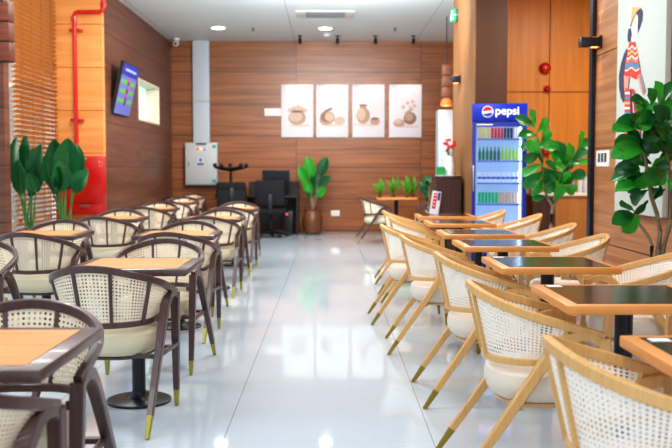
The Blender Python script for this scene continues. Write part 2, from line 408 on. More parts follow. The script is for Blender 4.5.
for i in range(6):
    wh = ('nearest the camera' if i == 0 else ORD[i] + ' from the camera')
    if i: dup(dtab, MT[i]+(0,), 0, 'orange-topped table with dark edge, %s in outer left row' % wh, 'walnut-edged tables near the window wall')
    if MN[i]: dup(dark, MN[i]+(0,), random.uniform(-.02, .02) - .1, 'dark cane armchair, near side of the outer left row\'s %s' % nthT(i), 'dark cane chairs of the outer left row')
    dup(dark, MF[i]+(0,), PI + random.uniform(-.06, .06), 'dark cane armchair facing the camera behind the outer left row\'s %s' % nthT(i), 'dark cane chairs of the outer left row')
# far table by the back wall
ft = make_table('small_table', 'oak_edge', 'orangew', .04, .36)
ft.location = (1.21, 16.45, 0); ft['label'] = 'square orange wooden table by the back wall carrying four small ferns'
dup(dark, (.80, 15.35, 0), -PI/2+.1, 'dark walnut cane armchair standing left of the back wall table, seen side-on', 'dark cane chairs at the back wall table')
dup(dark, (1.70, 15.35, 0), PI/2-.1, 'dark walnut cane armchair right of the back wall table, half hidden by the brown cabinet', 'dark cane chairs at the back wall table')
# white cards on the near right tables
for i, (lx, ly) in enumerate(((-.22, .22), (-.225, .235), (-.225, .24))):
    tag(MB().cbox((1.187+lx, TY[i]+ly, .7525), (.06, .045, .0016), (0, 0, random.uniform(-.1, .1))).build('paper_card', 'paper', smooth=False),
        'small blank white card on the right row\'s %s' % nthT(i), 'card', 'white cards on the right tables')

# ------------------------------------------------------------------ plants
def leaf(b, base, tip, w, hint=(0, -1, .3), bend=.12, fid=True, wav=0):
    base, tip = Vector(base), Vector(tip); d = tip-base; L = d.length; t = d.normalized()
    side = t.cross(Vector(hint)); side = side.normalized() if side.length > .05 else Vector((1, 0, 0)); up = side.cross(t)
    prof = ([(0, .06), (.1, .3), (.25, .5), (.45, .82), (.65, 1), (.8, .9), (.92, .55), (1, .06)] if fid else
            [(0, .05), (.1, .45), (.25, .85), (.45, 1), (.65, .92), (.82, .66), (.94, .3), (1, .03)])
    vs = []
    for k, (u, ww) in enumerate(prof):
        c = base + d*u + up*(math.sin(u*PI)*bend*L) ; hw = w/2*ww; wv = wav*math.sin(k*2.3)*w
        vs += [c - side*hw + up*(hw*.28+wv), c - side*hw*.5 + up*hw*.05, c - up*hw*.08, c + side*hw*.5 + up*hw*.05, c + side*hw + up*(hw*.28-wv)]
    b.add(vs, [(i*5+j, i*5+j+1, i*5+j+6, i*5+j+5) for i in range(len(prof)-1) for j in range(4)])
def pot(t, r, h, m='pot', z=0):
    p = MB().lathe([(r*.7, z), (r*.82, z+h*.2), (r*.97, z+h*.85), (r*1.04, z+h*.9), (r*1.04, z+h), (r*.92, z+h), (r*.88, z+h*.86)], 24).build('pot', m, t)
    MB().lathe([(r*.88, z+h*.86), (.01, z+h*.9)], 24).build('soil', 'soil', p)
    return p
def rel(t, p): return Vector(p) - Vector(t.location)

# fiddle-leaf fig by the counter
D = 9.9; base = at(551, 226, D)
t = thing('fiddle_leaf_fig', 'leafy fiddle-leaf fig in a pot in front of the counter, right of the blue fridge', 'plant', (base.x, D, 0))
pot(t, .19, .36)
def q(px, py, dd=0): return rel(t, at(px, py, D+dd))
MB().tube([(0, 0, .3), q(551, 226), q(552, 214), q(553, 206)], [.026, .022, .02, .019]).build('trunk', 'bark', t)
MB().tube([q(553, 207), q(546, 194, .05), q(543, 175, .05), q(541, 150), q(536, 132)], [.016, .014, .013, .011, .007]).build('branch', 'bark', t)
MB().tube([q(553, 207), q(560, 195, -.05), q(566, 178, -.05), q(574, 158), q(580, 144)], [.015, .013, .012, .01, .007]).build('branch', 'bark', t)
la = [(535, 127, 515, 118), (535, 126, 530, 109), (537, 136, 518, 137), (537, 132, 546, 117), (538, 143, 521, 151), (540, 146, 547, 127), (541, 152, 524, 162),
      (542, 164, 522, 176), (543, 172, 523, 188), (543, 176, 531, 194), (546, 196, 532, 200), (556, 166, 547, 139), (563, 164, 556, 141), (566, 168, 568, 142),
      (573, 160, 588, 150), (578, 150, 581, 130), (578, 152, 590, 140), (574, 166, 590, 161), (566, 178, 586, 173), (560, 186, 577, 190), (557, 174, 545, 162), (570, 170, 559, 153),
      (556, 194, 547, 180), (553, 201, 562, 183), (564, 168, 580, 163), (540, 150, 530, 140), (544, 190, 552, 172), (561, 184, 571, 176), (543, 165, 536, 150)]
for k in range(16):
    x0, y0 = random.choice(((540, 150), (543, 170), (545, 188), (560, 188), (566, 174), (572, 160)))
    a = random.uniform(-.6, 3.7); L = random.uniform(14, 22); la.append((x0+random.uniform(-3, 3), y0+random.uniform(-5, 5), x0+L*math.cos(a), y0-L*math.sin(a)))
for mname, par in (('green', 0), ('green2', 1)):  # lit and dark leaves imitated by two alternating greens
    b = MB()
    for k, (x0, y0, x1, y1) in enumerate(la):
        if k % 2 != par: continue
        dd = random.uniform(-.16, .16)
        p0, p1 = q(x0, y0, dd*.3), q(x1, y1, dd)
        leaf(b, p0, p1, .45*(p1-p0).length+.03, (random.uniform(-1, 1), -1, random.uniform(-.3, 1.2)), random.uniform(-.02, .22), True, .05)
    b.build('foliage', mname, t)
# big fiddle-leaf fig by the right wall
D = 6.1; base = at(661, 252, D)
t = thing('fiddle_leaf_fig', 'large dark fiddle-leaf fig with crossing stems in front of the tall poster', 'plant', (base.x-.05, D, 0))
pot(t, .2, .42)
MB().tube([(.0, 0, .38), q(658, 250), q(660, 232), q(657, 214, .03), q(651, 196), q(647, 170), q(643, 140)], [.02, .019, .018, .016, .014, .012, .008]).build('trunk', 'bark', t)
MB().tube([(.03, .02, .38), q(664, 245), q(671, 220, -.05), q(672, 190), q(666, 150), q(660, 108), q(660, 96)], [.018, .017, .016, .015, .013, .01, .006]).build('trunk', 'bark', t)
MB().tube([(-.02, .02, .38), q(652, 246), q(648, 236, .04), q(640, 225, .06), q(634, 214, .1)], [.014, .013, .012, .01, .006]).build('trunk', 'bark', t)
la = [(641, 124, 616, 122), (640, 128, 613, 132), (645, 104, 630, 100), (650, 106, 648, 88), (660, 104, 655, 81), (662, 104, 676, 82), (640, 140, 614, 146), (644, 150, 611, 158),
      (640, 168, 614, 170), (644, 176, 611, 181), (646, 186, 615, 192), (648, 190, 632, 204), (634, 214, 612, 224), (640, 216, 622, 232), (648, 200, 634, 214), (656, 120, 636, 112),
      (660, 118, 680, 108), (656, 132, 638, 122), (664, 140, 648, 128), (664, 140, 684, 130), (650, 150, 628, 140), (660, 152, 640, 150), (666, 158, 690, 152), (652, 164, 632, 160),
      (660, 170, 644, 176), (668, 176, 690, 172), (660, 180, 650, 200), (670, 190, 690, 196), (656, 112, 668, 96), (646, 130, 630, 118), (650, 140, 662, 124), (646, 158, 660, 140),
      (656, 164, 672, 150), (640, 156, 622, 164), (650, 178, 636, 188), (644, 134, 652, 112), (636, 212, 620, 206), (648, 120, 634, 128), (664, 128, 672, 112), (672, 200, 684, 214), (650, 116, 640, 98), (662, 134, 646, 142)]
for k in range(34):
    y0 = random.uniform(108, 196); x0 = random.uniform(640, 668); a = random.uniform(-1.0, 4.1); L = random.uniform(17, 27)
    x1 = x0 + L*math.cos(a)*.95; y1 = y0 - L*math.sin(a)
    if x1 > 616 + max(0, 110-y1)*.7: la.append((x0, y0, x1, y1))
for mname, par in (('green', 0), ('green2', 1), (mat('deep_leaf_green', (24, 96, 48), .28, var=.4, scale=9, trans=.15), 2)):  # contrast of lit and dark leaves put into three greens
    b = MB()
    for k, (x0, y0, x1, y1) in enumerate(la):
        if k % 3 != par: continue
        dd = random.uniform(-.22, .16)
        p0, p1 = q(x0, y0, dd*.4), q(x1, y1, dd)
        leaf(b, p0, p1, .42*(p1-p0).length+.03, (random.uniform(-1, 1), -1, random.uniform(-.3, 1.3)), random.uniform(-.02, .24), True, .05)
    b.build('foliage', mname, t)
# paddle-leaf plants by the blind
def paddle(D, bpx, lab, leaves):
    global t
    base = at(bpx, 225, D)
    t = thing('paddle_leaf_plant', lab, 'plant', (base.x, D, 0))
    pot(t, .14, .36)
    Q = lambda px, py, dd=0: rel(t, at(px, py, D+dd))
    f, f2, st = MB(), MB(), MB()
    for k, (x0, y0, x1, y1, w, dd) in enumerate(leaves):
        p0, p1 = Q(x0, y0, dd*.5), Q(x1, y1, dd)
        r = Vector((random.uniform(-.06, .06), random.uniform(-.06, .06), .34))
        st.tube([r, r.lerp(p0, .5)+Vector((0, 0, .05)), p0, p0.lerp(p1, .7)+Vector((0, 0.004, 0))], [.014, .011, .008, .004], 6)
        leaf((f, f2)[k % 2], p0, p1, w*D/900, (random.uniform(-.8, .8), -1, random.uniform(-.1, .6)), random.uniform(-.08, .16), False, .03)
    f.build('foliage', 'dgreen', t); f2.build('foliage', mat('mid_leaf_green', (26, 100, 52), .35, var=.35, scale=5, trans=.2), t); st.build('stem', mat('petiole_green', (70, 130, 70), .5), t, weld=False)  # lit and dark blades imitated by the two leaf greens
paddle(10.75, 29, 'dark green paddle-leaf plant at the left end of the blind', [(19, 190, 17, 136, 18, .0), (25, 183, 26, 135, 21, -.1), (32, 185, 41, 144, 16, -.15), (19, 194, 16, 165, 13, -.1), (30, 198, 40, 158, 15, -.1), (22, 195, 18, 160, 18, -.2), (31, 190, 33, 148, 17, .12), (36, 192, 29, 172, 14, -.2)])
paddle(11.3, 66, 'broad green paddle-leaf plant standing between the blind and the red fire cabinet', [(58, 188, 54, 139, 24, .1), (66, 187, 68, 138, 27, -.05), (72, 188, 77, 144, 20, .1), (74, 193, 88, 169, 18, -.1), (58, 196, 53, 174, 15, -.2), (50, 186, 46, 154, 17, 0), (66, 190, 79, 156, 20, .15), (62, 192, 59, 160, 20, -.15), (54, 194, 60, 166, 15, -.2)])
# potted plant at the back wall
D = 17.5; base = at(312.5, 231, D)
t = thing('potted_plant', 'broad-leaved plant in a tall brown clay pot against the back wall', 'plant', (base.x, D, 0))
p = MB().lathe([(.1, 0), (.16, .04), (.2, .2), (.2, .32), (.16, .43), (.14, .46), (.15, .48), (.13, .48), (.12, .44)], 24).build('pot', 'clay', t)
MB().lathe([(.12, .44), (.01, .45)], 20).build('soil', 'soil', p)
f, f2, st = MB(), MB(), MB()
for k, (x0, y0, x1, y1, w) in enumerate(((312, 179, 307, 156, 12), (320, 177, 327, 157, 12), (308, 184, 299, 166, 10), (318, 185, 331, 177, 10), (311, 193, 304, 180, 10), (314, 190, 316, 171, 12), (317, 197, 326, 187, 9), (312, 198, 307, 188, 9))):
    dd = random.uniform(-.1, .05); p0, p1 = q(x0, y0, dd*.5), q(x1, y1, dd)
    st.tube([(0, 0, .44), p0.lerp(Vector((0, 0, .44)), .4), p0], [.012, .01, .007], 6); leaf((f, f2)[k % 2], p0, p1, w*D/900, (random.uniform(-.4, .4), -1, .2), .05, False)
f.build('foliage', 'green2', t); f2.build('foliage', 'dgreen', t); st.build('stem', 'bark', t, weld=False)
# four small ferns on the back table
for k, px in enumerate((380, 393.5, 407, 420)):
    D = 16.42 + .1*(k % 2); base = at(px, 196, D)
    t = thing('potted_fern', '%s of the four small light green ferns on the back wall table' % ('leftmost', 'second from left', 'third from left', 'rightmost')[k], 'plant', (min(1.52, base.x), D, .7525), 0, 'small ferns on the back wall table')
    MB().lathe([(.03, 0), (.045, .05), (.04, .05)], 14).build('pot', 'clay', t)
    f = MB()
    for j in range(10):
        a = random.uniform(0, 2*PI); e = random.uniform(.3, 1.3); L = random.uniform(.2, .34)
        p0 = Vector((0, 0, .04+.1*random.random())); p1 = p0 + Vector((math.cos(a)*math.cos(e)*L*.55, math.sin(a)*math.cos(e)*L*.5, math.sin(e)*L*1.05))
        leaf(f, p0, p1, .06, (math.cos(a)*.3, -1, .4), .18, False)
    f.build('foliage', 'lgreen', t)
# darker bush beside the cabinet
D = 14.2; base = at(430, 200, D)
t = thing('potted_bush', 'dark green leafy plant tucked behind the left side of the brown cabinet', 'plant', (base.x, D, 0))
pot(t, .15, .45, 'clay'); f = MB(); st = MB()
for j in range(16):
    a = random.uniform(0, 2*PI); p0 = Vector((.03*math.cos(a), .03*math.sin(a), .75+.35*random.random())); p1 = p0 + Vector((math.cos(a)*.14, math.sin(a)*.14, random.uniform(0, .16)))
    st.tube([(0, 0, .42), p0], [.008, .004], 5); leaf(f, p0, p1, .1, (0, -1, .4), .1, False)
f.build('foliage', 'dgreen', t); st.build('stem', 'bark', t, weld=False)

# ------------------------------------------------------------------ drinks fridge
FY = 11.0
pl = at(472.8, 104, FY); pr = at(526.5, 104, FY); FW = pr.x-pl.x; FH = pl.z; fx = (pl.x+pr.x)/2
FRZ = -.15
t = thing('drinks_fridge', 'tall blue glass-door drinks fridge with a lit header, standing by the brown partition', 'fridge', (fx, FY, 0), FRZ)
hw = FW/2; dp = .42
hz = FH-.235                       # bottom of header
b = MB(); b.box((-hw, .0, .05), (-hw+.045, dp, FH)); b.box((hw-.045, 0, .05), (hw, dp, FH)); b.box((-hw+.045, dp-.04, .05), (hw-.045, dp, FH)); b.box((-hw+.045, .02, FH-.05), (hw-.045, dp-.04, FH)); b.box((-hw+.045, .0, .05), (hw-.045, dp-.04, .22)); b.box((-hw+.045, .03, hz), (hw-.045, dp-.04, hz+.03))
b.build('cabinet_body', 'blue', t, smooth=False, weld=False)
MB().box((-hw+.045, dp-.06, .22), (hw-.045, dp-.041, hz)).box((-hw+.045, .03, .22), (-hw+.06, dp-.06, hz)).box((hw-.06, .03, .22), (hw-.045, dp-.06, hz)).build('liner', 'fwhite', t, smooth=False, weld=False)
MB().cbox((hw-.072, .06, .22+(hz-.22)/2), (.016, .018, hz-.3)).build('light_strip', 'led', t)
MB().cbox((0, .06, hz-.012), (FW-.16, .03, .012)).build('light_strip', 'led', t)
for sx in (-1, 1):
    for yy in (.06, dp-.06): MB().lathe([(.02, 0), (.02, .05)], 12, (sx*(hw-.06), yy, 0)).build('foot', 'black', t)
hd = MB().box((-hw-.004, -.045, hz+.025), (hw+.004, .02, FH+.004)).build('header', mat('header_blue', (14, 42, 170), .3, emit=.18, var=.02), t, bevel=.008)
# header emblem and lettering
yy = -.047
cx, cz, R = at(488.5, 111.5, FY-.047).x-fx, at(488.5, 111.5, FY-.047).z, .07
hcz = cz
MB().poly(disc((cx, yy, cz), R, 32)).build('emblem_ring', 'paper', hd, smooth=False)
ri = R*.86; y2 = yy-.001
wav = lambda x, o: o + .28*ri*math.sin(x/ri*2.2) + .25*x
up_ = [(ri*math.cos(a), ri*math.sin(a)) for a in [math.radians(18+i*(178-18)/20) for i in range(21)]]
lo_ = [(ri*math.cos(a), ri*math.sin(a)) for a in [math.radians(-158+i*(348-210+2-8)/20) for i in range(21)]]
xs = [up_[-1][0] + (up_[0][0]-up_[-1][0])*i/12 for i in range(1, 12)]
MB().poly([(cx+x, y2, cz+z) for x, z in up_] + [(cx+x, y2, cz + ri*.2 + .12*ri*math.sin(x/ri*2.6)) for x in reversed(xs)][::1]).build('emblem_red', mat('emblem_red', (225, 20, 30), .4, emit=.3), hd, smooth=False)
xs = [lo_[-1][0] + (lo_[0][0]-lo_[-1][0])*i/12 for i in range(1, 12)]
MB().poly([(cx+x, y2, cz+z) for x, z in lo_] + [(cx+x, y2, cz - ri*.3 + .12*ri*math.sin(x/ri*2.6)) for x in xs]).build('emblem_blue', mat('emblem_blue', (10, 50, 170), .4, emit=.3), hd, smooth=False)
def text(body, size, loc, parent, m, name='lettering', rot=(PI/2, 0, 0), bold=0, ext=.001):
    cu = bpy.data.curves.new(name, 'FONT'); cu.body = body; cu.size = size; cu.extrude = ext; cu.offset = bold; cu.align_x = 'CENTER'; cu.align_y = 'CENTER'; cu.resolution_u = 4
    o = bpy.data.objects.new(name+'_curve', cu); C.objects.link(o)
    me = bpy.data.meshes.new_from_object(o.evaluated_get(bpy.context.evaluated_depsgraph_get()))
    bpy.data.objects.remove(o); bpy.data.curves.remove(cu)
    me.materials.clear(); me.materials.append(M[m] if isinstance(m, str) else m)
    r = bpy.data.objects.new(name, me); C.objects.link(r); r.parent = parent; r.location = loc; r.rotation_euler = rot; return r
tx0, tx1 = at(495.5, 112, FY).x-fx, at(518.5, 112, FY).x-fx
lt = text('pepsi', .13, ((tx0+tx1)/2, yy-.001, cz+.006), hd, mat('letter_white', (250, 250, 255), .5, emit=.25), bold=.002)
wdt = max(v.co.x for v in lt.data.vertices)-min(v.co.x for v in lt.data.vertices)
lt.scale = ((tx1-tx0)/wdt,)*3
# door
b = MB(); y0, y1 = -.04, -.005
b.box((-hw, y0, .2), (-hw+.04, y1, hz+.012)); b.box((hw-.04, y0, .2), (hw, y1, hz+.012)); b.box((-hw+.04, y0, .2), (hw-.04, y1, .26)); b.box((-hw+.04, y0, hz-.04), (hw-.04, y1, hz+.012))
dr = b.build('door', 'blue', t, smooth=False, weld=False)
MB().box((-hw+.04, -.025, .26), (hw-.04, -.02, hz-.04)).build('door_glass', 'fpane', dr, smooth=False)
MB().cbox((-hw+.02, -.055, 1.15), (.018, .03, .32)).build('door_handle', 'silver', dr, bevel=.004)
MB().cbox((-hw+.15, y0-.001, hz-.015), (.2, .002, .014)).build('door_lettering_strip', 'paper', dr, smooth=False)
# shelves and drinks
def can(name, col, h, r, neck=False):
    tt = thing(name, '-', 'drink')
    m = mat(name+'_paint', col, .3, .2, emit=.25, var=.03)  # fridge light put into the paint as a faint glow
    if neck:
        bd = MB().lathe([(r*.9, 0), (r, .008), (r, h*.58), (r*.55, h*.76), (r*.42, h*.8), (r*.42, h*.94)], 12).build('body', m, tt)
        MB().lathe([(r*.46, h*.935), (r*.46, h)], 10).build('cap', mat(name+'_cap', tuple(min(255, v+60) for v in col), .4), tt)
    else:
        MB().lathe([(r*.85, 0), (r, .01), (r, h-.012), (r*.88, h-.002)], 12).build('body', m, tt)
        MB().lathe([(r*.88, h-.003), (r*.88, h), (r*.5, h-.001)], 12).build('lid', 'silver', tt)
    return tt
ypx = [133.5+5, 160, 183, 203]
shelves = []
for py in (138.5, 160.5, 182.5, 203.5): shelves.append(at(497, py, FY+.06).z)
shelves.append(shelves[-1]-.33); 
for z in shelves:
    MB().box((-hw+.062, .03, z-.014), (hw-.062, dp-.065, z)).build('shelf', mat('shelf_blue', (190, 205, 235), .4, emit=.15), t, smooth=False)  # fridge light put into shelf and price rail as glow
    MB().cbox((0, .026, z-.011), (FW-.13, .006, .022)).build('price_rail', mat('price_rail', (120, 146, 220), .4, emit=.2), t, smooth=False)
rows = [ (0, .13, .028, False, [((236, 214, 120), 4, 'pale yellow can'), ((226, 40, 50), 4, 'red can'), ((50, 60, 80), 3, 'dark can'), ((240, 220, 210), 2, 'pale pink can')]),
         (1, .165, .027, True, [((20, 130, 90), 3, 'dark green bottle'), ((40, 110, 100), 3, 'teal bottle'), ((170, 210, 50), 5, 'yellow-green bottle')]),
         (2, .13, .029, False, [((236, 240, 252), 9, 'white and blue can')]),
         (3, .135, .028, False, [((40, 200, 130), 6, 'bright green can'), ((226, 190, 160), 6, 'beige and orange can')]) ]
shelfname = ('top shelf', 'second shelf', 'third shelf', 'fourth shelf')
for si, h, r, neck, runs in rows:
    tot = sum(n for _, n, _ in runs); x0 = -hw+.095; step = (FW-.195)/(tot-1); k = 0
    for col, n, nm in runs:
        proto = can(('drink_bottle' if neck else 'drink_can'), col, h, r*min(1, step/.056*.97)*.87, neck)
        if nm == 'white and blue can':
            for ch in kids(proto):
                if ch.name.startswith('body'): MB().lathe([(r*min(1, step/.056*.97)*.87*1.015, h*.3), (r*min(1, step/.056*.97)*.87*1.015, h*.52)], 12).build('label_band', mat('can_blue_band', (60, 80, 200), .4, emit=.15), ch)
        for j in range(n):
            dup(proto, (fx + (x0+step*k)*math.cos(FRZ) - .10*math.sin(FRZ), FY + (x0+step*k)*math.sin(FRZ) + .10*math.cos(FRZ), shelves[si]+.003), 0, 'small %s standing on the %s of the blue drinks fridge' % (nm, shelfname[si]), '%ss on the %s of the fridge' % (nm, shelfname[si])); k += 1

# ------------------------------------------------------------------ cabinet with vase
KY = 12.35
a0, a1 = at(436.0, 176, KY), at(461.5, 176, KY)
t = thing('brown_cabinet', 'tall dark brown cabinet against the side of the partition', 'cabinet', ((a0.x+a1.x)/2, KY, 0))
kw = (a1.x-a0.x)/2; kh = a0.z
MB().box((-kw, 0, .06), (kw, .45, kh-.03)).build('carcass', 'darkwood', t, bevel=.004)
MB().box((-kw-.01, -.012, kh-.03), (kw+.0, .45, kh)).build('cabinet_top', mat('cabinet_top', (70, 56, 52), .35), t, bevel=.004)
MB().box((-kw+.03, .03, 0), (kw-.03, .43, .06)).build('plinth', 'black', t)
dd_ = MB().box((-kw+.01, -.008, .08), (kw-.01, 0, kh-.05)).build('door', 'darkwood', t)
MB().cbox((-kw+.06, -.016, .7), (.012, .016, .14)).build('handle', 'black', dd_)
vx = at(449.5, 174, KY+.25)
MBt = tag(MB().box((a0.x+.04, KY+.03, kh), (a1.x-.1, KY+.4, kh+.012)).build('doily', 'paper'), 'white mat on top of the brown cabinet under the vase', 'mat')
t = thing('flower_vase', 'white cylindrical vase of red flowers on the brown cabinet', 'vase', (vx.x, KY+.25, kh+.012))
MB().lathe([(.07, 0), (.078, .02), (.072, .12), (.062, .2), (.058, .26), (.06, .27), (.05, .27), (.048, .2)], 20).build('vase', 'white', t)
f = MB()
for k in range(16):
    c = Vector((random.uniform(-.08, .08), random.uniform(-.06, .06), random.uniform(.33, .5)))
    for j in range(7):
        a = 2*PI*j/7; leaf(f, c, c+Vector((math.cos(a)*.04, math.sin(a)*.04, .015)), .035, (0, 0, 1), .2, True)
    f.ball(c, .018, 8)
f.build('flowers', mat('flower_red', (228, 66, 60), .6, var=.2, emit=.15), t)  # faint glow put into the flower red
s_ = MB()
for k in range(7): s_.tube([(0, 0, .1), (random.uniform(-.05, .05), random.uniform(-.04, .04), .38)], [.004, .004], 5)
s_.build('stem', 'green', t, weld=False)
g0, g1 = at(437, 167, KY+.2), at(444, 175, KY+.2)
tag(MB().box((g0.x, KY+.12, kh+.012), (g1.x, KY+.28, kh+.012+.11)).box((g0.x-.004, KY+.116, kh+.09), (g1.x+.004, KY+.284, kh+.125)).build('tissue_box', mat('box_green', (40, 160, 80), .5), weld=False), 'small green box beside the vase on the brown cabinet', 'box')
# folded menu card on the last right table
m0 = at(433.5, 213, 10.12)
t = thing('menu_card', 'white standing menu card with red and blue print on the farthest right table', 'menu', (m0.x, 10.12, .754), math.radians(-12))
b = MB(); cd_ = [(-.045, 0), (.04, .0)]
b.box((-.05, -.004, 0), (.05, 0, .26), (math.radians(-6), math.radians(8), 0), (0, 0, 0)); b.box((-.05, .09, 0), (.05, .094, .26), (math.radians(14), math.radians(8), 0), (0, .09, 0))
card = b.build('card', 'paper', t, smooth=False, weld=False)
R_ = Euler((math.radians(-6), math.radians(8), 0)).to_matrix()
def onc(x0, z0, x1, z1, m, nm, e=.005):
    MB().poly([R_ @ Vector(p) for p in ((x0, -e, z0), (x1, -e, z0), (x1, -e, z1), (x0, -e, z1))]).build(nm, m, card, smooth=False)
onc(-.03, .06, .012, .24, mat('print_red', (215, 40, 45), .5), 'red_print')
onc(.018, .16, .046, .25, mat('print_blue', (30, 50, 140), .5), 'blue_print')
for z in (.09, .13, .17, .21): onc(-.02, z, .0, z+.012, 'paper', 'white_mark', .0065)
# tall white cabinet behind
q0, q1 = at(438.5, 109.5, 15.9), at(455, 109.5, 15.9)
t = thing('white_cabinet', 'tall plain white cabinet behind the flower vase', 'cabinet', ((q0.x+q1.x)/2+.1, 15.9, 0))
wh = (q1.x-q0.x)/2+.1
MB().box((-wh, 0, .06), (wh, .4, q0.z)).build('carcass', mat('cool_white', (182, 192, 202), .5), t, bevel=.01); MB().box((-wh+.02, .03, 0), (wh-.02, .38, .06)).build('plinth', 'grey', t)
dd_ = MB().box((-wh+.01, -.015, .08), (wh-.01, 0, q0.z-.02)).build('door', mat('cool_white_door', (186, 196, 206), .5), t, bevel=.004)
MB().cbox((wh-.07, -.025, 1.1), (.015, .02, .16)).build('handle', 'silver', dd_)

# ------------------------------------------------------------------ counter in the recess
CY = 12.0
zc = at(560, 193, CY).z
xa, xb_ = at(533, 200, CY).x, 4.18
t = thing('serving_counter', 'tan wooden serving counter with white top behind the fiddle-leaf fig', 'counter', ((xa+xb_)/2, CY, 0))
cw = (xb_-xa)/2
MB().box((-cw, 0, 0), (cw, .6, zc-.04)).build('counter_front', 'counter', t, smooth=False)
MB().box((-cw-.02, -.03, zc-.04), (cw, .62, zc)).build('counter_top', 'ctop', t, bevel=.005)
MB().box((-cw, -.006, .05), (-cw+.3, 0, zc-.06)).build('end_panel', 'darkwood', t, smooth=False)
for k, (px, h, r, col, nm) in enumerate(((580, .3, .035, (200, 205, 205), 'slim pale glass bottle on the counter beside the black post'), (586, .24, .045, (190, 190, 195), 'squat grey flask on the counter, closest to the black post'), (573, .2, .035, (150, 140, 120), 'short brown jar on the counter behind the fig leaves'))):
    p = at(px, 192, CY+.2)
    t = thing('counter_bottle', nm, 'bottle', (p.x, CY+.2, zc), 0, 'bottles on the counter')
    m = mat('bottle_%d' % k, col, .15, var=.1)
    MB().lathe([(r*.95, 0), (r, .01), (r, h*.6), (r*.4, h*.78), (r*.36, h*.92)], 16).build('body', m, t); MB().lathe([(r*.42, h*.9), (r*.42, h)], 12).build('cap', 'silver', t)
for k, (px, w_, h, nm) in enumerate(((529, .12, .08, 'white carton on the counter end next to the fridge'), (553, .2, .07, 'low white tray on the counter behind the fig'))):
    p = at(px+6, 192, CY+.25)
    tag(MB().box((p.x-w_/2, CY+.16, zc), (p.x+w_/2, CY+.34, zc+h)).box((p.x-w_/2-.004, CY+.156, zc+h-.02), (p.x+w_/2+.004, CY+.344, zc+h+.004)).build('carton' if k == 0 else 'tray', 'paper', weld=False), nm, 'box' if k == 0 else 'tray')
# red round fire devices on the doors
for px, py, r, nm in ((545.5, 68, .085, 'large red round fire bell on the orange doors'), (547.5, 89, .052, 'smaller red round fire alarm button below the bell'), (546, 150.5, .075, 'red round fire bell low on the orange doors behind the fig')):
    p = at(px, py, DY-.05)
    t = thing('fire_bell', nm, 'fire alarm', (p.x, DY, p.z))
    MB().lathe([(r*.6, 0), (r*.6, .02)], 20, (0, 0, 0), (0, -1, 0)).build('mount', 'redball', t)
    MB().lathe([(r*.95, .018), (r, .03), (r*.92, .055), (r*.65, .075), (r*.3, .085), (.002, .087)], 26, (0, 0, 0), (0, -1, 0)).build('gong', 'redball', t)
    MB().ball((0, -.09, 0), r*.16, 10).build('bolt', 'silver', t)

# ------------------------------------------------------------------ right wall things
p = at_x(596, 44.5, RX)
t = thing('wall_sconce', 'black box sconce on the right wall beside the black post', 'lamp', (RX, 8.72, p.z))
MB().box((-.2, -.05, -.045), (-.02, .05, .045)).build('housing', 'navy', t, bevel=.004); MB().box((-.02, -.06, -.06), (0, .06, .06)).build('wall_plate', 'navy', t)
for z in (-.047, .047): MB().cbox((-.06, 0, z), (.06, .06, .003)).build('lens', 'warm', t)
p = at(456, 79.5, 12.85)
t = thing('wall_sconce', 'black box sconce glowing on the tan side of the partition', 'lamp', (PX0-.012, 12.85, p.z))
MB().box((-.13, -.06, -.05), (-.015, .06, .05)).build('housing', 'navy', t, bevel=.004); MB().box((-.015, -.07, -.06), (0, .07, .06)).build('wall_plate', 'navy', t)
for z in (-.052, .052): MB().cbox((-.06, 0, z), (.07, .08, .003)).build('lens', 'warm', t)
# switch panel
p0, p1 = at_x(597.5, 152, RX), at_x(610, 165.5, RX)
t = thing('switch_panel', 'white wall switch plate with three dark rockers left of the poster', 'switch', (RX, (p0.y+p1.y)/2, (p0.z+p1.z)/2))
sw = abs(p0.y-p1.y)/2; sh = .075
MB().box((-.012, -sw, -sh), (0, sw, sh)).build('plate', 'white', t, bevel=.003)
for k in (-1, 0, 1): MB().cbox((-.014, k*sw*.5, .01), (.006, sw*.3, .085)).build('rocker', mat('rocker', (60, 72, 80), .4), t)
# tall poster with a standing woman
pa, pb = at_x(616, 120, RX-.05), at_x(664, 120, RX-.05)
zb = at_x(614.5, 211, RX-.05).z; zt = 3.45
yc = (pa.y+pb.y)/2; pw = (pa.y-pb.y)/2
t = thing('wall_poster', 'tall off-white poster of a woman in striped shawl and hat, right wall', 'poster', (RX, yc, (zb+zt)/2))
hh = (zt-zb)/2
MB().box((-.05, -pw, -hh), (-.004, pw, hh)).build('poster_panel', 'poster', t, bevel=.003)
def PP(px, py):      # place on the poster's face, in the poster's own frame
    p = at_x(px, py, RX-.052); return (p.y-yc, p.z-(zb+zt)/2)
lay = [0]
def flat(pts, m, name):
    lay[0] += 1; x = -.0505 - .0006*lay[0]
    MB().poly([(x, u, z) for u, z in (PP(*p) for p in pts)]).build(name, m, t, smooth=False)
cT = lambda n, c: mat(n, c, .7, var=.03)
navyp, orgp, redp, bluep, creamp, pinkp = cT('print_navy', (58, 54, 88)), cT('print_orange', (244, 176, 112)), cT('print_red_shawl', (216, 62, 52)), cT('print_sky', (70, 140, 180)), cT('print_cream', (240, 226, 214)), cT('print_pink', (216, 150, 130))
flat([(630.5, 27), (632, 7), (641, 7), (642, 9), (636, 16)], orgp, 'hat_crown')
flat([(630, 26), (633, 18), (637, 11), (641, 8), (643, 12), (642.5, 20), (640, 28), (638, 33), (637.5, 26), (638, 16), (636, 14), (633, 20), (631, 27)], navyp, 'hat_brim')
flat([(633, 22), (636.5, 14), (638, 18), (637.5, 30), (636, 37), (633, 42), (630, 36)], creamp, 'face')
flat([(628.5, 29), (631, 28), (632, 34), (630.5, 42), (628, 42), (627.5, 36)], navyp, 'hair')
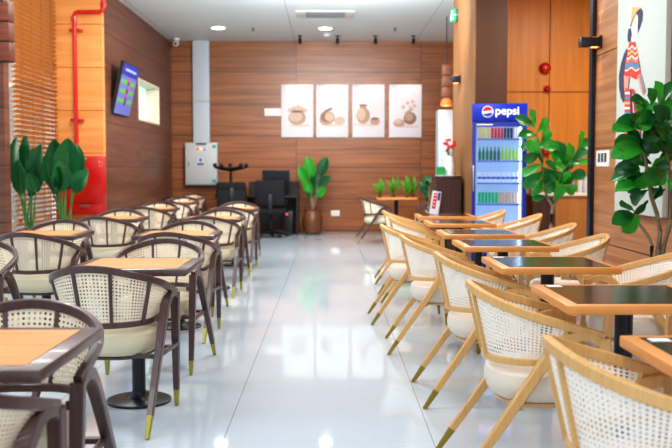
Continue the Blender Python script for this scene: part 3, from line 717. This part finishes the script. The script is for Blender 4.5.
flat([(627, 48), (624, 54), (621, 64), (619, 76), (619.2, 88), (621, 98), (623.5, 103), (626.5, 98), (628, 86), (629, 60)], navyp, 'bag')
SH = lambda y: (629.3 - (y-45)*.155, 636.5 + (y-45)*.15)
def band(y0, y1, m, nm, wv=1.6):
    (l0, r0), (l1, r1) = SH(y0), SH(y1); up, dn = [], []
    for i in range(9):
        u = i/8; o = wv*math.sin(u*9.4+.6); up.append((l0+(r0-l0)*u, y0+o)); dn.append((l1+(r1-l1)*u, y1+o))
    flat(up + dn[::-1], m, nm)
flat([(629.5, 42), (635.5, 42), (637, 50), (640, 64), (641.5, 77), (636, 79.5), (630, 76.5), (624.3, 75), (626, 60)], redp, 'shawl')
for y0, y1, c in ((46.5, 48.5, creamp), (51, 54, orgp), (56.5, 58.5, creamp), (59.5, 61, pinkp), (63, 67.5, bluep), (68.5, 70, creamp)): band(y0, y1, c, 'shawl_stripe')
flat([(624.5, 75), (630, 77), (628.5, 88), (633, 90), (632, 95), (625, 91)], pinkp, 'sleeve')
flat([(638, 76), (641.5, 74), (646, 91), (643, 95), (640.5, 87)], pinkp, 'shawl_fringe')
flat([(640, 76), (641.2, 75.5), (645, 91.5), (643.8, 93)], bluep, 'shawl_fringe')
flat([(626, 88), (634.5, 89), (638, 104), (641.5, 124), (641, 150), (634, 160), (625.5, 150), (625.5, 110)], redp, 'skirt')
for k, y0 in enumerate((92, 97, 102, 107, 112, 117, 122)): flat([(626, y0), (631, y0), (631.2, y0+2.3), (625.8, y0+2.3)], (creamp, bluep, orgp)[k % 3], 'skirt_stripe')
flat([(631.4, 90), (632.8, 90), (634.5, 150), (631.8, 150)], navyp, 'skirt_stripe')
flat([(633.6, 92), (635.2, 96), (640, 124), (640, 150), (636, 150)], pinkp, 'skirt_panel')
flat([(635.5, 102), (636.5, 103), (639, 124), (638, 140)], navyp, 'skirt_stripe')

# ------------------------------------------------------------------ back wall things
pot_l, pot_m, pot_d, shad = cT('pot_light', (206, 178, 158)), cT('pot_mid', (184, 150, 130)), cT('pot_dark', (140, 110, 96)), cT('pot_shade', (214, 190, 176))
edges = [(281.2, 313.3), (316.2, 348.3), (352.4, 384.5), (389.3, 421.4)]
names = ('white canvas print of a round pot with blossoms', 'white canvas print of a tipped bowl and small pot', 'white canvas print of a jar beside a small bowl', 'white canvas print of stacked pots with flowers')
for k, (x0, x1) in enumerate(edges):
    p0, p1 = at(x0, 84.5, BACK-.04), at(x1, 137.4, BACK-.04)
    cx, cz = (p0.x+p1.x)/2, (p0.z+p1.z)/2; w, h = (p1.x-p0.x)/2, (p0.z-p1.z)/2
    t = thing('canvas_picture', names[k] + ', ' + ('leftmost of four', 'second of four', 'third of four', 'rightmost of four')[k], 'picture', (cx, BACK, cz), 0, 'canvas pictures on the back wall')
    MB().box((-w, -.04, -h), (w, -.003, h)).build('canvas', 'canvas', t, bevel=.003)
    def F(x, y):  # crop coordinates (4.2x from 270,75)
        p = at(270+x/4.2, 75+y/4.2, BACK-.042); return p.x-cx, p.z-cz
    ly = [0]
    def el(x, y, rx, ry, m, nm, tilt=0, pts=None):
        ly[0] += 1; yy = -.0405-.0006*ly[0]; s4 = 4.2*900/BACK
        c = F(x, y)
        P_ = []
        for i in range(20):
            a = 2*PI*i/20; u, v = rx/s4*math.cos(a), ry/s4*math.sin(a)
            P_.append((c[0]+u*math.cos(tilt)-v*math.sin(tilt), yy, c[1]+u*math.sin(tilt)+v*math.cos(tilt)))
        MB().poly(P_).build(nm, m, t, smooth=False)
    if k == 0:
        el(125, 212, 48, 5, shad, 'shadow'); el(114, 180, 37, 30, pot_m, 'pot'); el(108, 174, 28, 21, pot_l, 'pot_highlight'); el(114, 153, 34, 6, pot_d, 'pot_rim')
        for dx, dy in ((-30, 148), (-14, 140), (4, 136), (20, 142), (34, 150)): el(114+dx, dy, 9, 9, pot_l, 'blossom')
    elif k == 1:
        el(262, 210, 50, 5, shad, 'shadow'); el(240, 182, 34, 27, pot_m, 'bowl', .5); el(230, 178, 17, 22, pot_d, 'bowl_mouth', .6); el(250, 176, 20, 17, pot_l, 'bowl_highlight'); el(292, 192, 22, 17, pot_l, 'small_pot'); el(243, 148, 22, 5, pot_d, 'bowl_rim', .4)
    elif k == 2:
        el(405, 208, 54, 6, shad, 'shadow'); el(391, 170, 29, 34, pot_m, 'jar'); el(383, 164, 18, 26, pot_l, 'jar_highlight'); el(391, 133, 15, 8, pot_m, 'jar_neck'); el(391, 127, 17, 4, pot_d, 'jar_rim'); el(441, 194, 20, 17, pot_m, 'bowl'); el(441, 184, 17, 5, pot_d, 'bowl_mouth')
    else:
        el(575, 216, 54, 5, shad, 'shadow'); el(588, 182, 27, 26, pot_d, 'pot', .4); el(584, 176, 18, 17, pot_m, 'pot_highlight'); el(542, 202, 24, 17, pot_m, 'small_pot'); el(538, 196, 15, 9, pot_l, 'small_pot_highlight'); el(584, 152, 20, 5, pot_m, 'pot_rim', .5)
        for dx, dy in ((560, 135), (578, 118), (598, 112), (606, 130), (590, 138)): el(dx, dy, 8, 7, pot_l, 'blossom')
def plate(name, lab, cat, x0, y0, x1, y1, marks=0):
    p0, p1 = at(x0, y0, BACK), at(x1, y1, BACK)
    t = thing(name, lab, cat, ((p0.x+p1.x)/2, BACK, (p0.z+p1.z)/2)); w, h = (p1.x-p0.x)/2, (p0.z-p1.z)/2
    MB().box((-w, -.014, -h), (w, 0, h)).build('plate', 'white', t, bevel=.003)
    for k in range(marks): MB().cbox((-w+w*2*(k+.5)/marks, -.016, 0), (w*2/marks*.8, .006, h*1.5)).build('rocker', 'ctop', t)
plate('wall_switch', 'white double switch plate left of the canvas pictures', 'switch', 264.5, 108.5, 281, 116, 2)
plate('wall_outlet', 'white socket plate low on the back wall right of the clay pot', 'socket', 331, 210.5, 339.5, 216, 1)
# grey duct and control panel
p0, p1 = at(192.5, 60, BACK-.12), at(209, 60, BACK-.12)
pb0, pb1 = at(184.5, 142.5, BACK-.2), at(217.5, 185.5, BACK-.2)
t = thing('cable_duct', 'pale grey vertical duct rising from the control panel to the ceiling', 'duct', ((p0.x+p1.x)/2, BACK, pb0.z+.0))
MB().box((-(p1.x-p0.x)/2, -.12, .002), ((p1.x-p0.x)/2, -.001, CEIL-pb0.z-.002)).build('duct', 'duct', t, bevel=.004)
for z in (.8,): MB().box((-(p1.x-p0.x)/2-.005, -.125, z), ((p1.x-p0.x)/2+.005, -.001, z+.03)).build('joint', 'grey', t)
t = thing('control_panel', 'grey electrical control box with indicator lights on the back wall', 'control box', ((pb0.x+pb1.x)/2, BACK, (pb0.z+pb1.z)/2)); w, h = (pb1.x-pb0.x)/2, (pb0.z-pb1.z)/2
MB().box((-w, -.17, -h), (w, -.001, h)).build('enclosure', 'grey', t, bevel=.006)
dr = MB().box((-w+.015, -.2, -h+.02), (w-.015, -.17, h-.02)).build('door', mat('panel_door', (184, 186, 186), .45, var=.02), t, bevel=.004)
def pq(px, py): p = at(px, py, BACK-.2); return p.x-(pb0.x+pb1.x)/2, p.z-(pb0.z+pb1.z)/2
for px, c in ((197.5, (240, 60, 60)), (201, (255, 190, 110)), (204.5, (90, 110, 230))):
    x, z = pq(px, 149); MB().lathe([(.026, 0), (.026, .01), (.016, .02), (.001, .021)], 14, (x, -.2, z), (0, -1, 0)).build('indicator', mat('ind_%d' % int(px), c, .3, emit=1.2), dr)
x, z = pq(201, 144); MB().cbox((x, -.203, z), (.2, .006, .03)).build('name_strip', 'black', dr)
x, z = pq(200.5, 160.5); MB().cbox((x, -.203, z), (.13, .006, .13)).build('warning_label', mat('label_pale', (190, 200, 215), .5), dr)
MB().cbox((x, -.2065, z+.01), (.05, .002, .06)).build('warning_mark', mat('label_blue', (70, 90, 160), .5), dr); x, z = pq(200.5, 164); MB().cbox((x, -.2065, z), (.12, .002, .03)).build('warning_mark', 'black', dr)
for py in (146.5, 181): x, z = pq(214, py); MB().cbox((x, -.203, z), (.07, .006, .06)).build('sticker', mat('sticker_%d' % int(py), (50, 150, 110), .5), dr)
x, z = pq(188.5, 164); MB().cbox((x, -.21, z), (.02, .02, .1)).build('latch', 'silver', dr)

# desk corner
DKY = 17.25
d0, d1 = at(246, 194, DKY), at(298, 194, DKY)
t = thing('computer_desk', 'dark brown computer desk against the back wall', 'desk', ((d0.x+d1.x)/2, DKY, 0)); w = (d1.x-d0.x)/2
MB().box((-w, 0, .72), (w, .7, .75)).build('desk_top', 'deskw', t, bevel=.004)
for sx in (-1, 1): MB().box((sx*w-(.03 if sx > 0 else 0), .02, 0), (sx*w+(.03 if sx < 0 else 0), .68, .72)).build('side_panel', 'deskw', t)
MB().box((-w+.03, .5, .2), (w-.03, .53, .72)).build('modesty_panel', 'deskw', t); MB().box((-w, .66, .75), (w, .69, 1.02)).build('screen_panel', 'deskw', t)
mm = at(276, 178, DKY+.3)
t = thing('computer_monitor', 'black monitor standing on the dark desk, seen from the front', 'monitor', (mm.x, DKY+.35, .752))
MB().box((-.27, -.02, .1), (.27, .02, .5)).build('screen_housing', 'black', t, bevel=.008); MB().box((-.255, -.024, .115), (.255, -.019, .485)).build('screen', mat('screen_black', (14, 16, 20), .2), t, smooth=False)
MB().tube([(0, .02, .01), (0, .02, .2)], .025).build('stand', 'black', t); MB().cbox((0, .02, .007), (.24, .18, .014)).build('stand_foot', 'black', t, bevel=.004)
pc = at(288, 210, DKY+.15)
t = thing('computer_tower', 'black computer tower with a red light under the desk', 'computer', (pc.x, DKY+.2, 0))
MB().box((-.1, -.15, .01), (.1, .25, .46)).build('case', 'black', t, bevel=.008); MB().cbox((-.02, -.152, .4), (.03, .006, .02)).build('power_light', mat('red_led', (255, 40, 40), .4, emit=6), t)
for sx in (-.07, .07): MB().cbox((sx, .05, .006), (.03, .36, .012)).build('foot', 'black', t)
def office(name, lab, loc, rz, flip=False):
    t = thing(name, lab, 'chair', loc, rz)
    T = (lambda v: Vector((v[0], v[1], 1.38-v[2]))) if flip else (lambda v: Vector(v))
    cnt = [MB() for _ in range(2)]
    def pb(lo, hi, nm, m, bev=.02):
        a, b_ = T(lo), T(hi); l = Vector((min(a.x, b_.x), min(a.y, b_.y), min(a.z, b_.z))); h_ = Vector((max(a.x, b_.x), max(a.y, b_.y), max(a.z, b_.z)))
        return MB().box(l, h_).build(nm, m, t, bevel=bev)
    pb((-.27, -.24, .36 if flip else .44), (.27, .24, .53), 'seat', 'charcoal', .03); pb((-.27, -.29, .5 if flip else .6), (.27, -.23, 1.1 if flip else 1.06), 'backrest', 'charcoal', .025)
    pb((-.04, -.31, .46), (.04, -.28, .8), 'back_support', 'black', .006)
    MB().tube([T((0, 0, .09)), T((0, 0, .38 if flip else .45))], .028, 12).build('gas_column', 'black', t)
    sb = MB()
    for k in range(5):
        a = 2*PI*k/5+.3; c, s2 = math.cos(a), math.sin(a)
        sb.tube([T((0, 0, .12)), T((c*.17, s2*.17, .10)), T((c*.31, s2*.31, .075))], [.042, .032, .024], 8)
    sb.build('star_base', 'black', t, weld=False)
    for k in range(5):
        a = 2*PI*k/5+.3; MB().ball(T((math.cos(a)*.31, math.sin(a)*.31, .042)), .042, 10).build('caster', 'black', t)
    for sx in (-1, 1): MB().tube([T((sx*.26, -.1, .48)), T((sx*.29, -.1, .66)), T((sx*.29, .14, .68))], .018, 8).build('armrest', 'black', t)
    return t
oc = at(270.5, 230, 16.6); office('office_chair', 'black office chair pulled up to the computer desk, back to the camera', (oc.x, 16.75, 0), 0)
oc = at(230, 230, 16.8); office('office_chair', 'black office chair turned upside down with its star base in the air', (oc.x, 17.0, 0), .15, True)
# low black bin-box carrying the upturned chair
# ------------------------------------------------------------------ ceiling things
def down(px, py, lab):
    r = ray(px, py); k = (CEIL-CAMH)/r.z; p = CPOS+r*k
    t = thing('ceiling_downlight', lab, 'lamp', (p.x, p.y, CEIL), 0, 'round ceiling downlights')
    MB().lathe([(.15, -.001), (.15, -.012), (.12, -.014), (.12, -.002)], 28).build('trim_ring', 'white', t); MB().lathe([(.12, -.004), (.12, -.009), (.001, -.009)], 28).build('diffuser', 'lamp', t)
    return p
dl = [down(218, 27.5, 'round lit downlight in the ceiling left of the air vent'), down(325.5, 28, 'round lit downlight in the ceiling below the air vent')]
def cpos(px, py):
    r = ray(px, py); k = (CEIL-CAMH)/r.z; return CPOS+r*k
a, b2 = cpos(297, 17.5), cpos(355, 10.5)
t = thing('air_vent', 'rectangular white ceiling air vent with dark louvres', 'vent', ((a.x+b2.x)/2, (a.y+b2.y)/2, CEIL)); w, h = (b2.x-a.x)/2, (b2.y-a.y)/2
MB().box((-w, -h, -.012), (w, h, -.001)).build('frame', mat('vent_frame', (214, 214, 208), .5), t, bevel=.003)
MB().box((-w*.68, -h*.7, -.0135), (w*.68, h*.7, -.012)).build('slot', 'black', t, smooth=False)
s = MB()
for k in range(4): s.cbox((0, -h*.6+h*1.2*k/3, -.02), (w*1.36, .03, .004), (math.radians(35), 0, 0))
s.build('louvres', 'grey', t, smooth=False, weld=False)
for k, (px, py, lab) in enumerate(((253, 27.5, 'small dark ceiling sprinkler left of the centre downlight'), (395, 27.5, 'small dark ceiling sprinkler right of the air vent'))):
    p = cpos(px, py); t = thing('ceiling_sprinkler', lab, 'sprinkler', (p.x, p.y, CEIL), 0, 'ceiling sprinklers')
    MB().lathe([(.035, -.001), (.03, -.012)], 14).build('escutcheon', 'grey', t); MB().lathe([(.012, -.01), (.012, -.05), (.03, -.052), (.03, -.056)], 12).build('head', 'black', t)
p = cpos(327, 34); t = thing('smoke_detector', 'small round white smoke detector on the ceiling near the back wall', 'detector', (p.x, p.y, CEIL))
MB().lathe([(.07, -.001), (.07, -.02), (.05, -.045), (.001, -.048)], 20).build('housing', 'white', t)
for k, px in enumerate((300, 337.5, 375.5, 413.5)):
    p = cpos(px, 42); p.y = 17.35; p.x = at(px, 42, 17.35).x
    t = thing('track_spotlight', 'small black ceiling spotlight aimed at the %s canvas picture' % ('leftmost', 'second', 'third', 'rightmost')[k], 'lamp', (p.x, p.y, CEIL), 0, 'black spotlights above the pictures')
    MB().lathe([(.045, -.001), (.045, -.018)], 18).build('ceiling_mount', 'black', t); MB().tube([(0, 0, -.02), (0, 0, -.1)], .01).build('stem', 'black', t)
    MB().lathe([(.032, 0), (.032, .1)], 16, (0, -.03, -.06), (0, .45, -1)).build('head', 'black', t)
    L = bpy.data.lights.new('spot_lamp', 'SPOT'); L.energy = 24; L.spot_size = math.radians(50); L.spot_blend = .7; L.color = (1, .93, .85); L.shadow_soft_size = .04
    o = bpy.data.objects.new('spot_lamp', L); C.objects.link(o); o.location = (p.x, p.y+.04, CEIL-.23)
    o.rotation_euler = (Vector((p.x, BACK, 2.5))-Vector(o.location)).to_track_quat('-Z', 'Y').to_euler()
p = at(174.5, 44, 17.8)
t = thing('security_camera', 'small white security camera in the ceiling corner above the grey duct', 'camera', (p.x+.05, 17.75, CEIL))
MB().lathe([(.06, -.001), (.06, -.03), (.03, -.05)], 18).build('mount', 'white', t); MB().tube([(0, .05, -.09), (0, -.12, -.12)], .045, 14).build('body', 'white', t); MB().tube([(0, -.12, -.12), (0, -.13, -.122)], .03, 14).build('lens', 'black', t)

# ------------------------------------------------------------------ hanging lanterns, exit sign
def pendant(px, D, ypx, w, lab, m, glow=True):
    zs_ = [at(px, y, D).z for y in ypx]; x = at(px, ypx[0], D).x
    t = thing('pendant_lantern', lab, 'lamp', (x, D, zs_[-1]), 0, 'tiered wooden lanterns')
    z0 = zs_[-1]; n = 3; H = zs_[0]-z0
    for k in range(n): MB().box((-w/2, -w/2, H*k/n+.006), (w/2, w/2, H*(k+1)/n-.006)).build('tier', m, t, bevel=.004)
    MB().box((-w/2+.012, -w/2+.012, .0), (w/2-.012, w/2-.012, H)).build('core', 'black', t)
    MB().tube([(0, 0, H), (0, 0, CEIL-z0)], .009, 6).build('cord', 'black', t)
    if glow: MB().lathe([(.05, .0), (.085, -.04), (.1, -.1), (.09, -.13), (.001, -.13)], 18).build('bulb_shade', mat('amber_shade', (226, 120, 60), .5, emit=.5), t)
    return Vector((x, D, z0-.2))
pl1 = pendant(446.5, 15.2, (64.5, 98), .16, 'tiered brown wooden lantern hanging in front of the white cabinet', 'pend2')
pl2 = pendant(2.5, 8.8, (3, 62), .165, 'tiered red-brown wooden lantern hanging at the left edge near the blind', 'pend', False)
p = at(453.5, 15.5, 13.2)
t = thing('exit_sign', 'small green exit sign bracketed high on the tan side of the partition', 'sign', (p.x, 13.2, p.z), math.radians(-62))
MB().box((-.075, -.012, -.09), (.075, .012, .09)).build('sign_panel', mat('exit_green', (16, 120, 78), .4, emit=.15), t, bevel=.003)
b = MB().cbox((-.02, -.014, .01), (.02, .002, .06), (0, .4, 0)).cbox((-.03, -.014, -.035), (.015, .002, .06), (0, .6, 0)).cbox((.0, -.014, -.035), (.015, .002, .06), (0, -.5, 0)); b.poly(disc((-.01, -.0145, .058), .016, 12)); b.cbox((.05, -.014, 0), (.05, .002, .016)); b.build('sign_figure', 'paper', t, smooth=False, weld=False)
MB().box((.0, .012, -.01), (.12, .024, .01)).build('bracket', 'grey', t)

# ------------------------------------------------------------------ left wall things
c1, c2, c3, c4 = at(122.3, 61, 13.3), None, None, None
TVW, TVH = 1.04, .78
t = thing('wall_screen', 'wall-mounted screen with a blue header and green bars, tilted down from the left wall', 'screen', (LX, 13.72, at(126, 90, 13.72).z))
tilt = math.radians(13)
RT = Matrix.Rotation(-tilt, 3, 'Y')      # leans the top into the room (normal +x turns down)
RT = Matrix.Rotation(tilt, 3, 'Y')
def tv(x, y, z): return Vector((.1, 0, 0)) + RT @ Vector((x, y, z))
def tbox(lo, hi, nm, m, par=None):
    vs = [tv(x, y, z) for x in (lo[0], hi[0]) for y in (lo[1], hi[1]) for z in (lo[2], hi[2])]
    b = MB(); b.add(vs, [(0,1,3,2), (4,6,7,5), (0,4,5,1), (2,3,7,6), (0,2,6,4), (1,5,7,3)]); return b.build(nm, m, par or t, smooth=False)
hs = tbox((-.03, -TVW/2, -TVH/2), (.02, TVW/2, TVH/2), 'housing', 'black')
scr = tbox((.02, -TVW/2+.015, -TVH/2+.015), (.0225, TVW/2-.015, TVH/2-.015), 'display', mat('screen_lavender', (98, 108, 180), .4, emit=.12), hs)
def em(n, c): return mat(n, c, .4, emit=.25, var=.02)
tbox((.0225, -TVW/2+.015, TVH/2-.19), (.0235, TVW/2-.015, TVH/2-.015), 'header_bar', em('scr_blue', (20, 40, 140)), hs)
tbox((.0235, -.34, TVH/2-.12), (.024, .36, TVH/2-.085), 'header_line', em('scr_pale', (150, 170, 240)), hs)
gsc = em('scr_green', (96, 160, 60))
for k in range(3):
    z = TVH/2-.26-k*.14
    tbox((.0225, -.44, z-.055), (.0235, -.08, z+.01), 'green_bar', gsc, hs); tbox((.0225, .13, z-.055), (.0235, .44, z+.01), 'green_bar', gsc, hs)
tbox((.0225, -.03, -.24), (.0235, .06, .17), 'centre_column', em('scr_dark', (40, 26, 40)), hs)
for z in (.15, .04, -.08): tbox((.0236, -.02, z-.03), (.0242, .06, z+.03), 'red_mark', em('scr_red', (220, 40, 50)), hs)
MB().cbox((.03, 0, 0), (.06, .3, .2)).build('wall_bracket', 'black', t)
# fire cabinet, pipe
FYY = 12.75
f0, f1 = at(59, 156, FYY-.2), at(103.5, 215, FYY-.2)
t = thing('fire_cabinet', 'red fire hose cabinet on the sunlit wall behind the plants', 'cabinet', ((f0.x+f1.x)/2, FYY, (f0.z+f1.z)/2)); w, h = (f1.x-f0.x)/2, (f0.z-f1.z)/2
MB().box((-w, -.17, -h), (w, -.001, h)).build('cabinet_body', 'red', t, bevel=.004)
zs2 = -h+.2*h*2*1.0
dr = MB().box((-w+.012, -.19, zs2+.006), (w-.012, -.17, h-.012)).build('door', 'red', t, bevel=.003); MB().cbox((-.02+w*.1, -.196, h*.92), (.13, .01, .03)).build('name_plate', 'grey', dr); MB().cbox((0, -.2, h*.25), (.03, .02, .13)).build('handle', 'silver', dr)
dr = MB().box((-w+.012, -.19, -h+.012), (w-.012, -.17, zs2-.006)).build('door', 'red', t, bevel=.003); MB().cbox((w*.15, -.2, zs2-.04), (.13, .02, .03)).build('handle', 'silver', dr)
P0, P1, P2, P3 = at(76.5, 152.5, FYY-.1), at(76.5, 12, FYY-.1), at(103.5, 11, FYY-.1), at(103.5, -8, FYY-.1)
t = thing('fire_pipe', 'red water pipe running up the sunlit wall and stepping right to the ceiling', 'pipe', (P0.x, FYY-.1, 0))
def pr_(p): return (p[0]-P0.x, 0, p[2])
zb2 = P0.z
pth = [(0, 0, zb2), (0, 0, P1.z-.06), (.018, 0, P1.z-.018), (.06, 0, P1.z), (P2.x-P0.x-.06, 0, P1.z), (P2.x-P0.x-.018, 0, P1.z+.018), (P2.x-P0.x, 0, P1.z+.06), (P2.x-P0.x, 0, CEIL-.002)]
MB().tube(pth, .032, 14, up=(0, 1, 0)).build('pipe', 'red', t)
for py in (30, 120): z = at(77, py, FYY-.1).z; MB().cbox((.01, .04, z), (.17, .1, .035)).build('pipe_clamp', 'red', t, bevel=.004)
MB().tube([(0, 0, P1.z-.14), (0, 0, P1.z-.06)], .046, 14).build('coupling', 'red', t); MB().tube([(P2.x-P0.x, 0, P1.z+.06), (P2.x-P0.x, 0, P1.z+.13)], .046, 14).build('coupling', 'red', t)

# ------------------------------------------------------------------ light
W = bpy.data.worlds.new('world'); bpy.context.scene.world = W; W.use_nodes = True
bg = W.node_tree.nodes['Background']; bg.inputs[0].default_value = (.86, .93, 1, 1); bg.inputs[1].default_value = 1.02
def area(loc, size, e, col=(1, 1, 1), aim=None, sy=None):
    L = bpy.data.lights.new('area_light', 'AREA'); L.energy = e; L.color = col; L.size = size
    if sy: L.shape = 'RECTANGLE'; L.size_y = sy
    o = bpy.data.objects.new('area_light', L); C.objects.link(o); o.location = loc
    if aim: o.rotation_euler = (Vector(aim)-Vector(loc)).to_track_quat('-Z', 'Y').to_euler()
    return o
for y in (1.5, 4.5, 7.5, 10.5):
    for x in (-2.2, .8): area((x, y, CEIL-.03), 1.2, 38 if y < 6 else 60, (1, .99, .97), None, .5)
area((-.8, 13.2, CEIL-.03), 1.2, 60, (1, .95, .88), None, .5)
for p in dl:
    L = bpy.data.lights.new('downlight_lamp', 'SPOT'); L.energy = 120; L.spot_size = math.radians(120); L.spot_blend = .6; L.color = (1, .96, .9); L.shadow_soft_size = .1
    o = bpy.data.objects.new('downlight_lamp', L); C.objects.link(o); o.location = (p.x, p.y, CEIL-.03)
def point(loc, e, col, r=.03):
    L = bpy.data.lights.new('bulb_lamp', 'POINT'); L.energy = e; L.color = col; L.shadow_soft_size = r
    o = bpy.data.objects.new('bulb_lamp', L); C.objects.link(o); o.location = loc
point(pl1, 10, (1, .5, .2))
def glow(loc, up):
    L = bpy.data.lights.new('sconce_lamp', 'SPOT'); L.energy = 9; L.spot_size = math.radians(75); L.spot_blend = .8; L.color = (1, .62, .32); L.shadow_soft_size = .03
    o = bpy.data.objects.new('sconce_lamp', L); C.objects.link(o); o.location = loc; o.rotation_euler = (PI if up else 0, 0, 0)
zz = at_x(596, 44.5, RX).z
for k in (0, 1): glow((RX-.08, 8.72, zz+(.055 if k else -.055)), k)
zz = at(456, 79.5, 12.85).z
for k in (0, 1): glow((PX0-.09, 12.85, zz+(.06 if k else -.06)), k)
area((0, 12.2, CEIL-.1), 2.4, 130, (.96, .98, 1), (-.4, 18, 1.9), .5)  # added fill to brighten the back wall, no fixture there
area((0.2, 11.8, CEIL-.6), 2.4, 130, (.92, .98, 1), (0, 15.5, 3.8), .5)  # added fill aimed up to lighten the rear ceiling
area((-2.4, 9.6, 3.3), .8, 26, (1, .82, .55), (-3.5, 12.75, 1.9))  # added warm fill imitating sunlight on the orange wall
area((3.3, 10.2, CEIL-.05), .8, 110, (1, .9, .75), None)  # added fill brightening the recess and its doors
# daylight on the outside of the blind
area((-5.2, 11.4, 2.6), 2.4, 150, (1, .95, .85), (-3.8, 11.4, 2.0))
area((0.9, -1.5, 2.6), 3.5, 40, (.9, .95, 1), (0.5, 5, .6))  # added soft fill from behind the camera

vs_ = bpy.context.scene.view_settings; vs_.view_transform = 'Standard'; vs_.look = 'Medium High Contrast'; vs_.exposure = -0.17
bpy.context.scene.cycles.use_denoising = True
bpy.context.scene.cycles.max_bounces = 8
bpy.context.scene.cycles.caustics_reflective = False
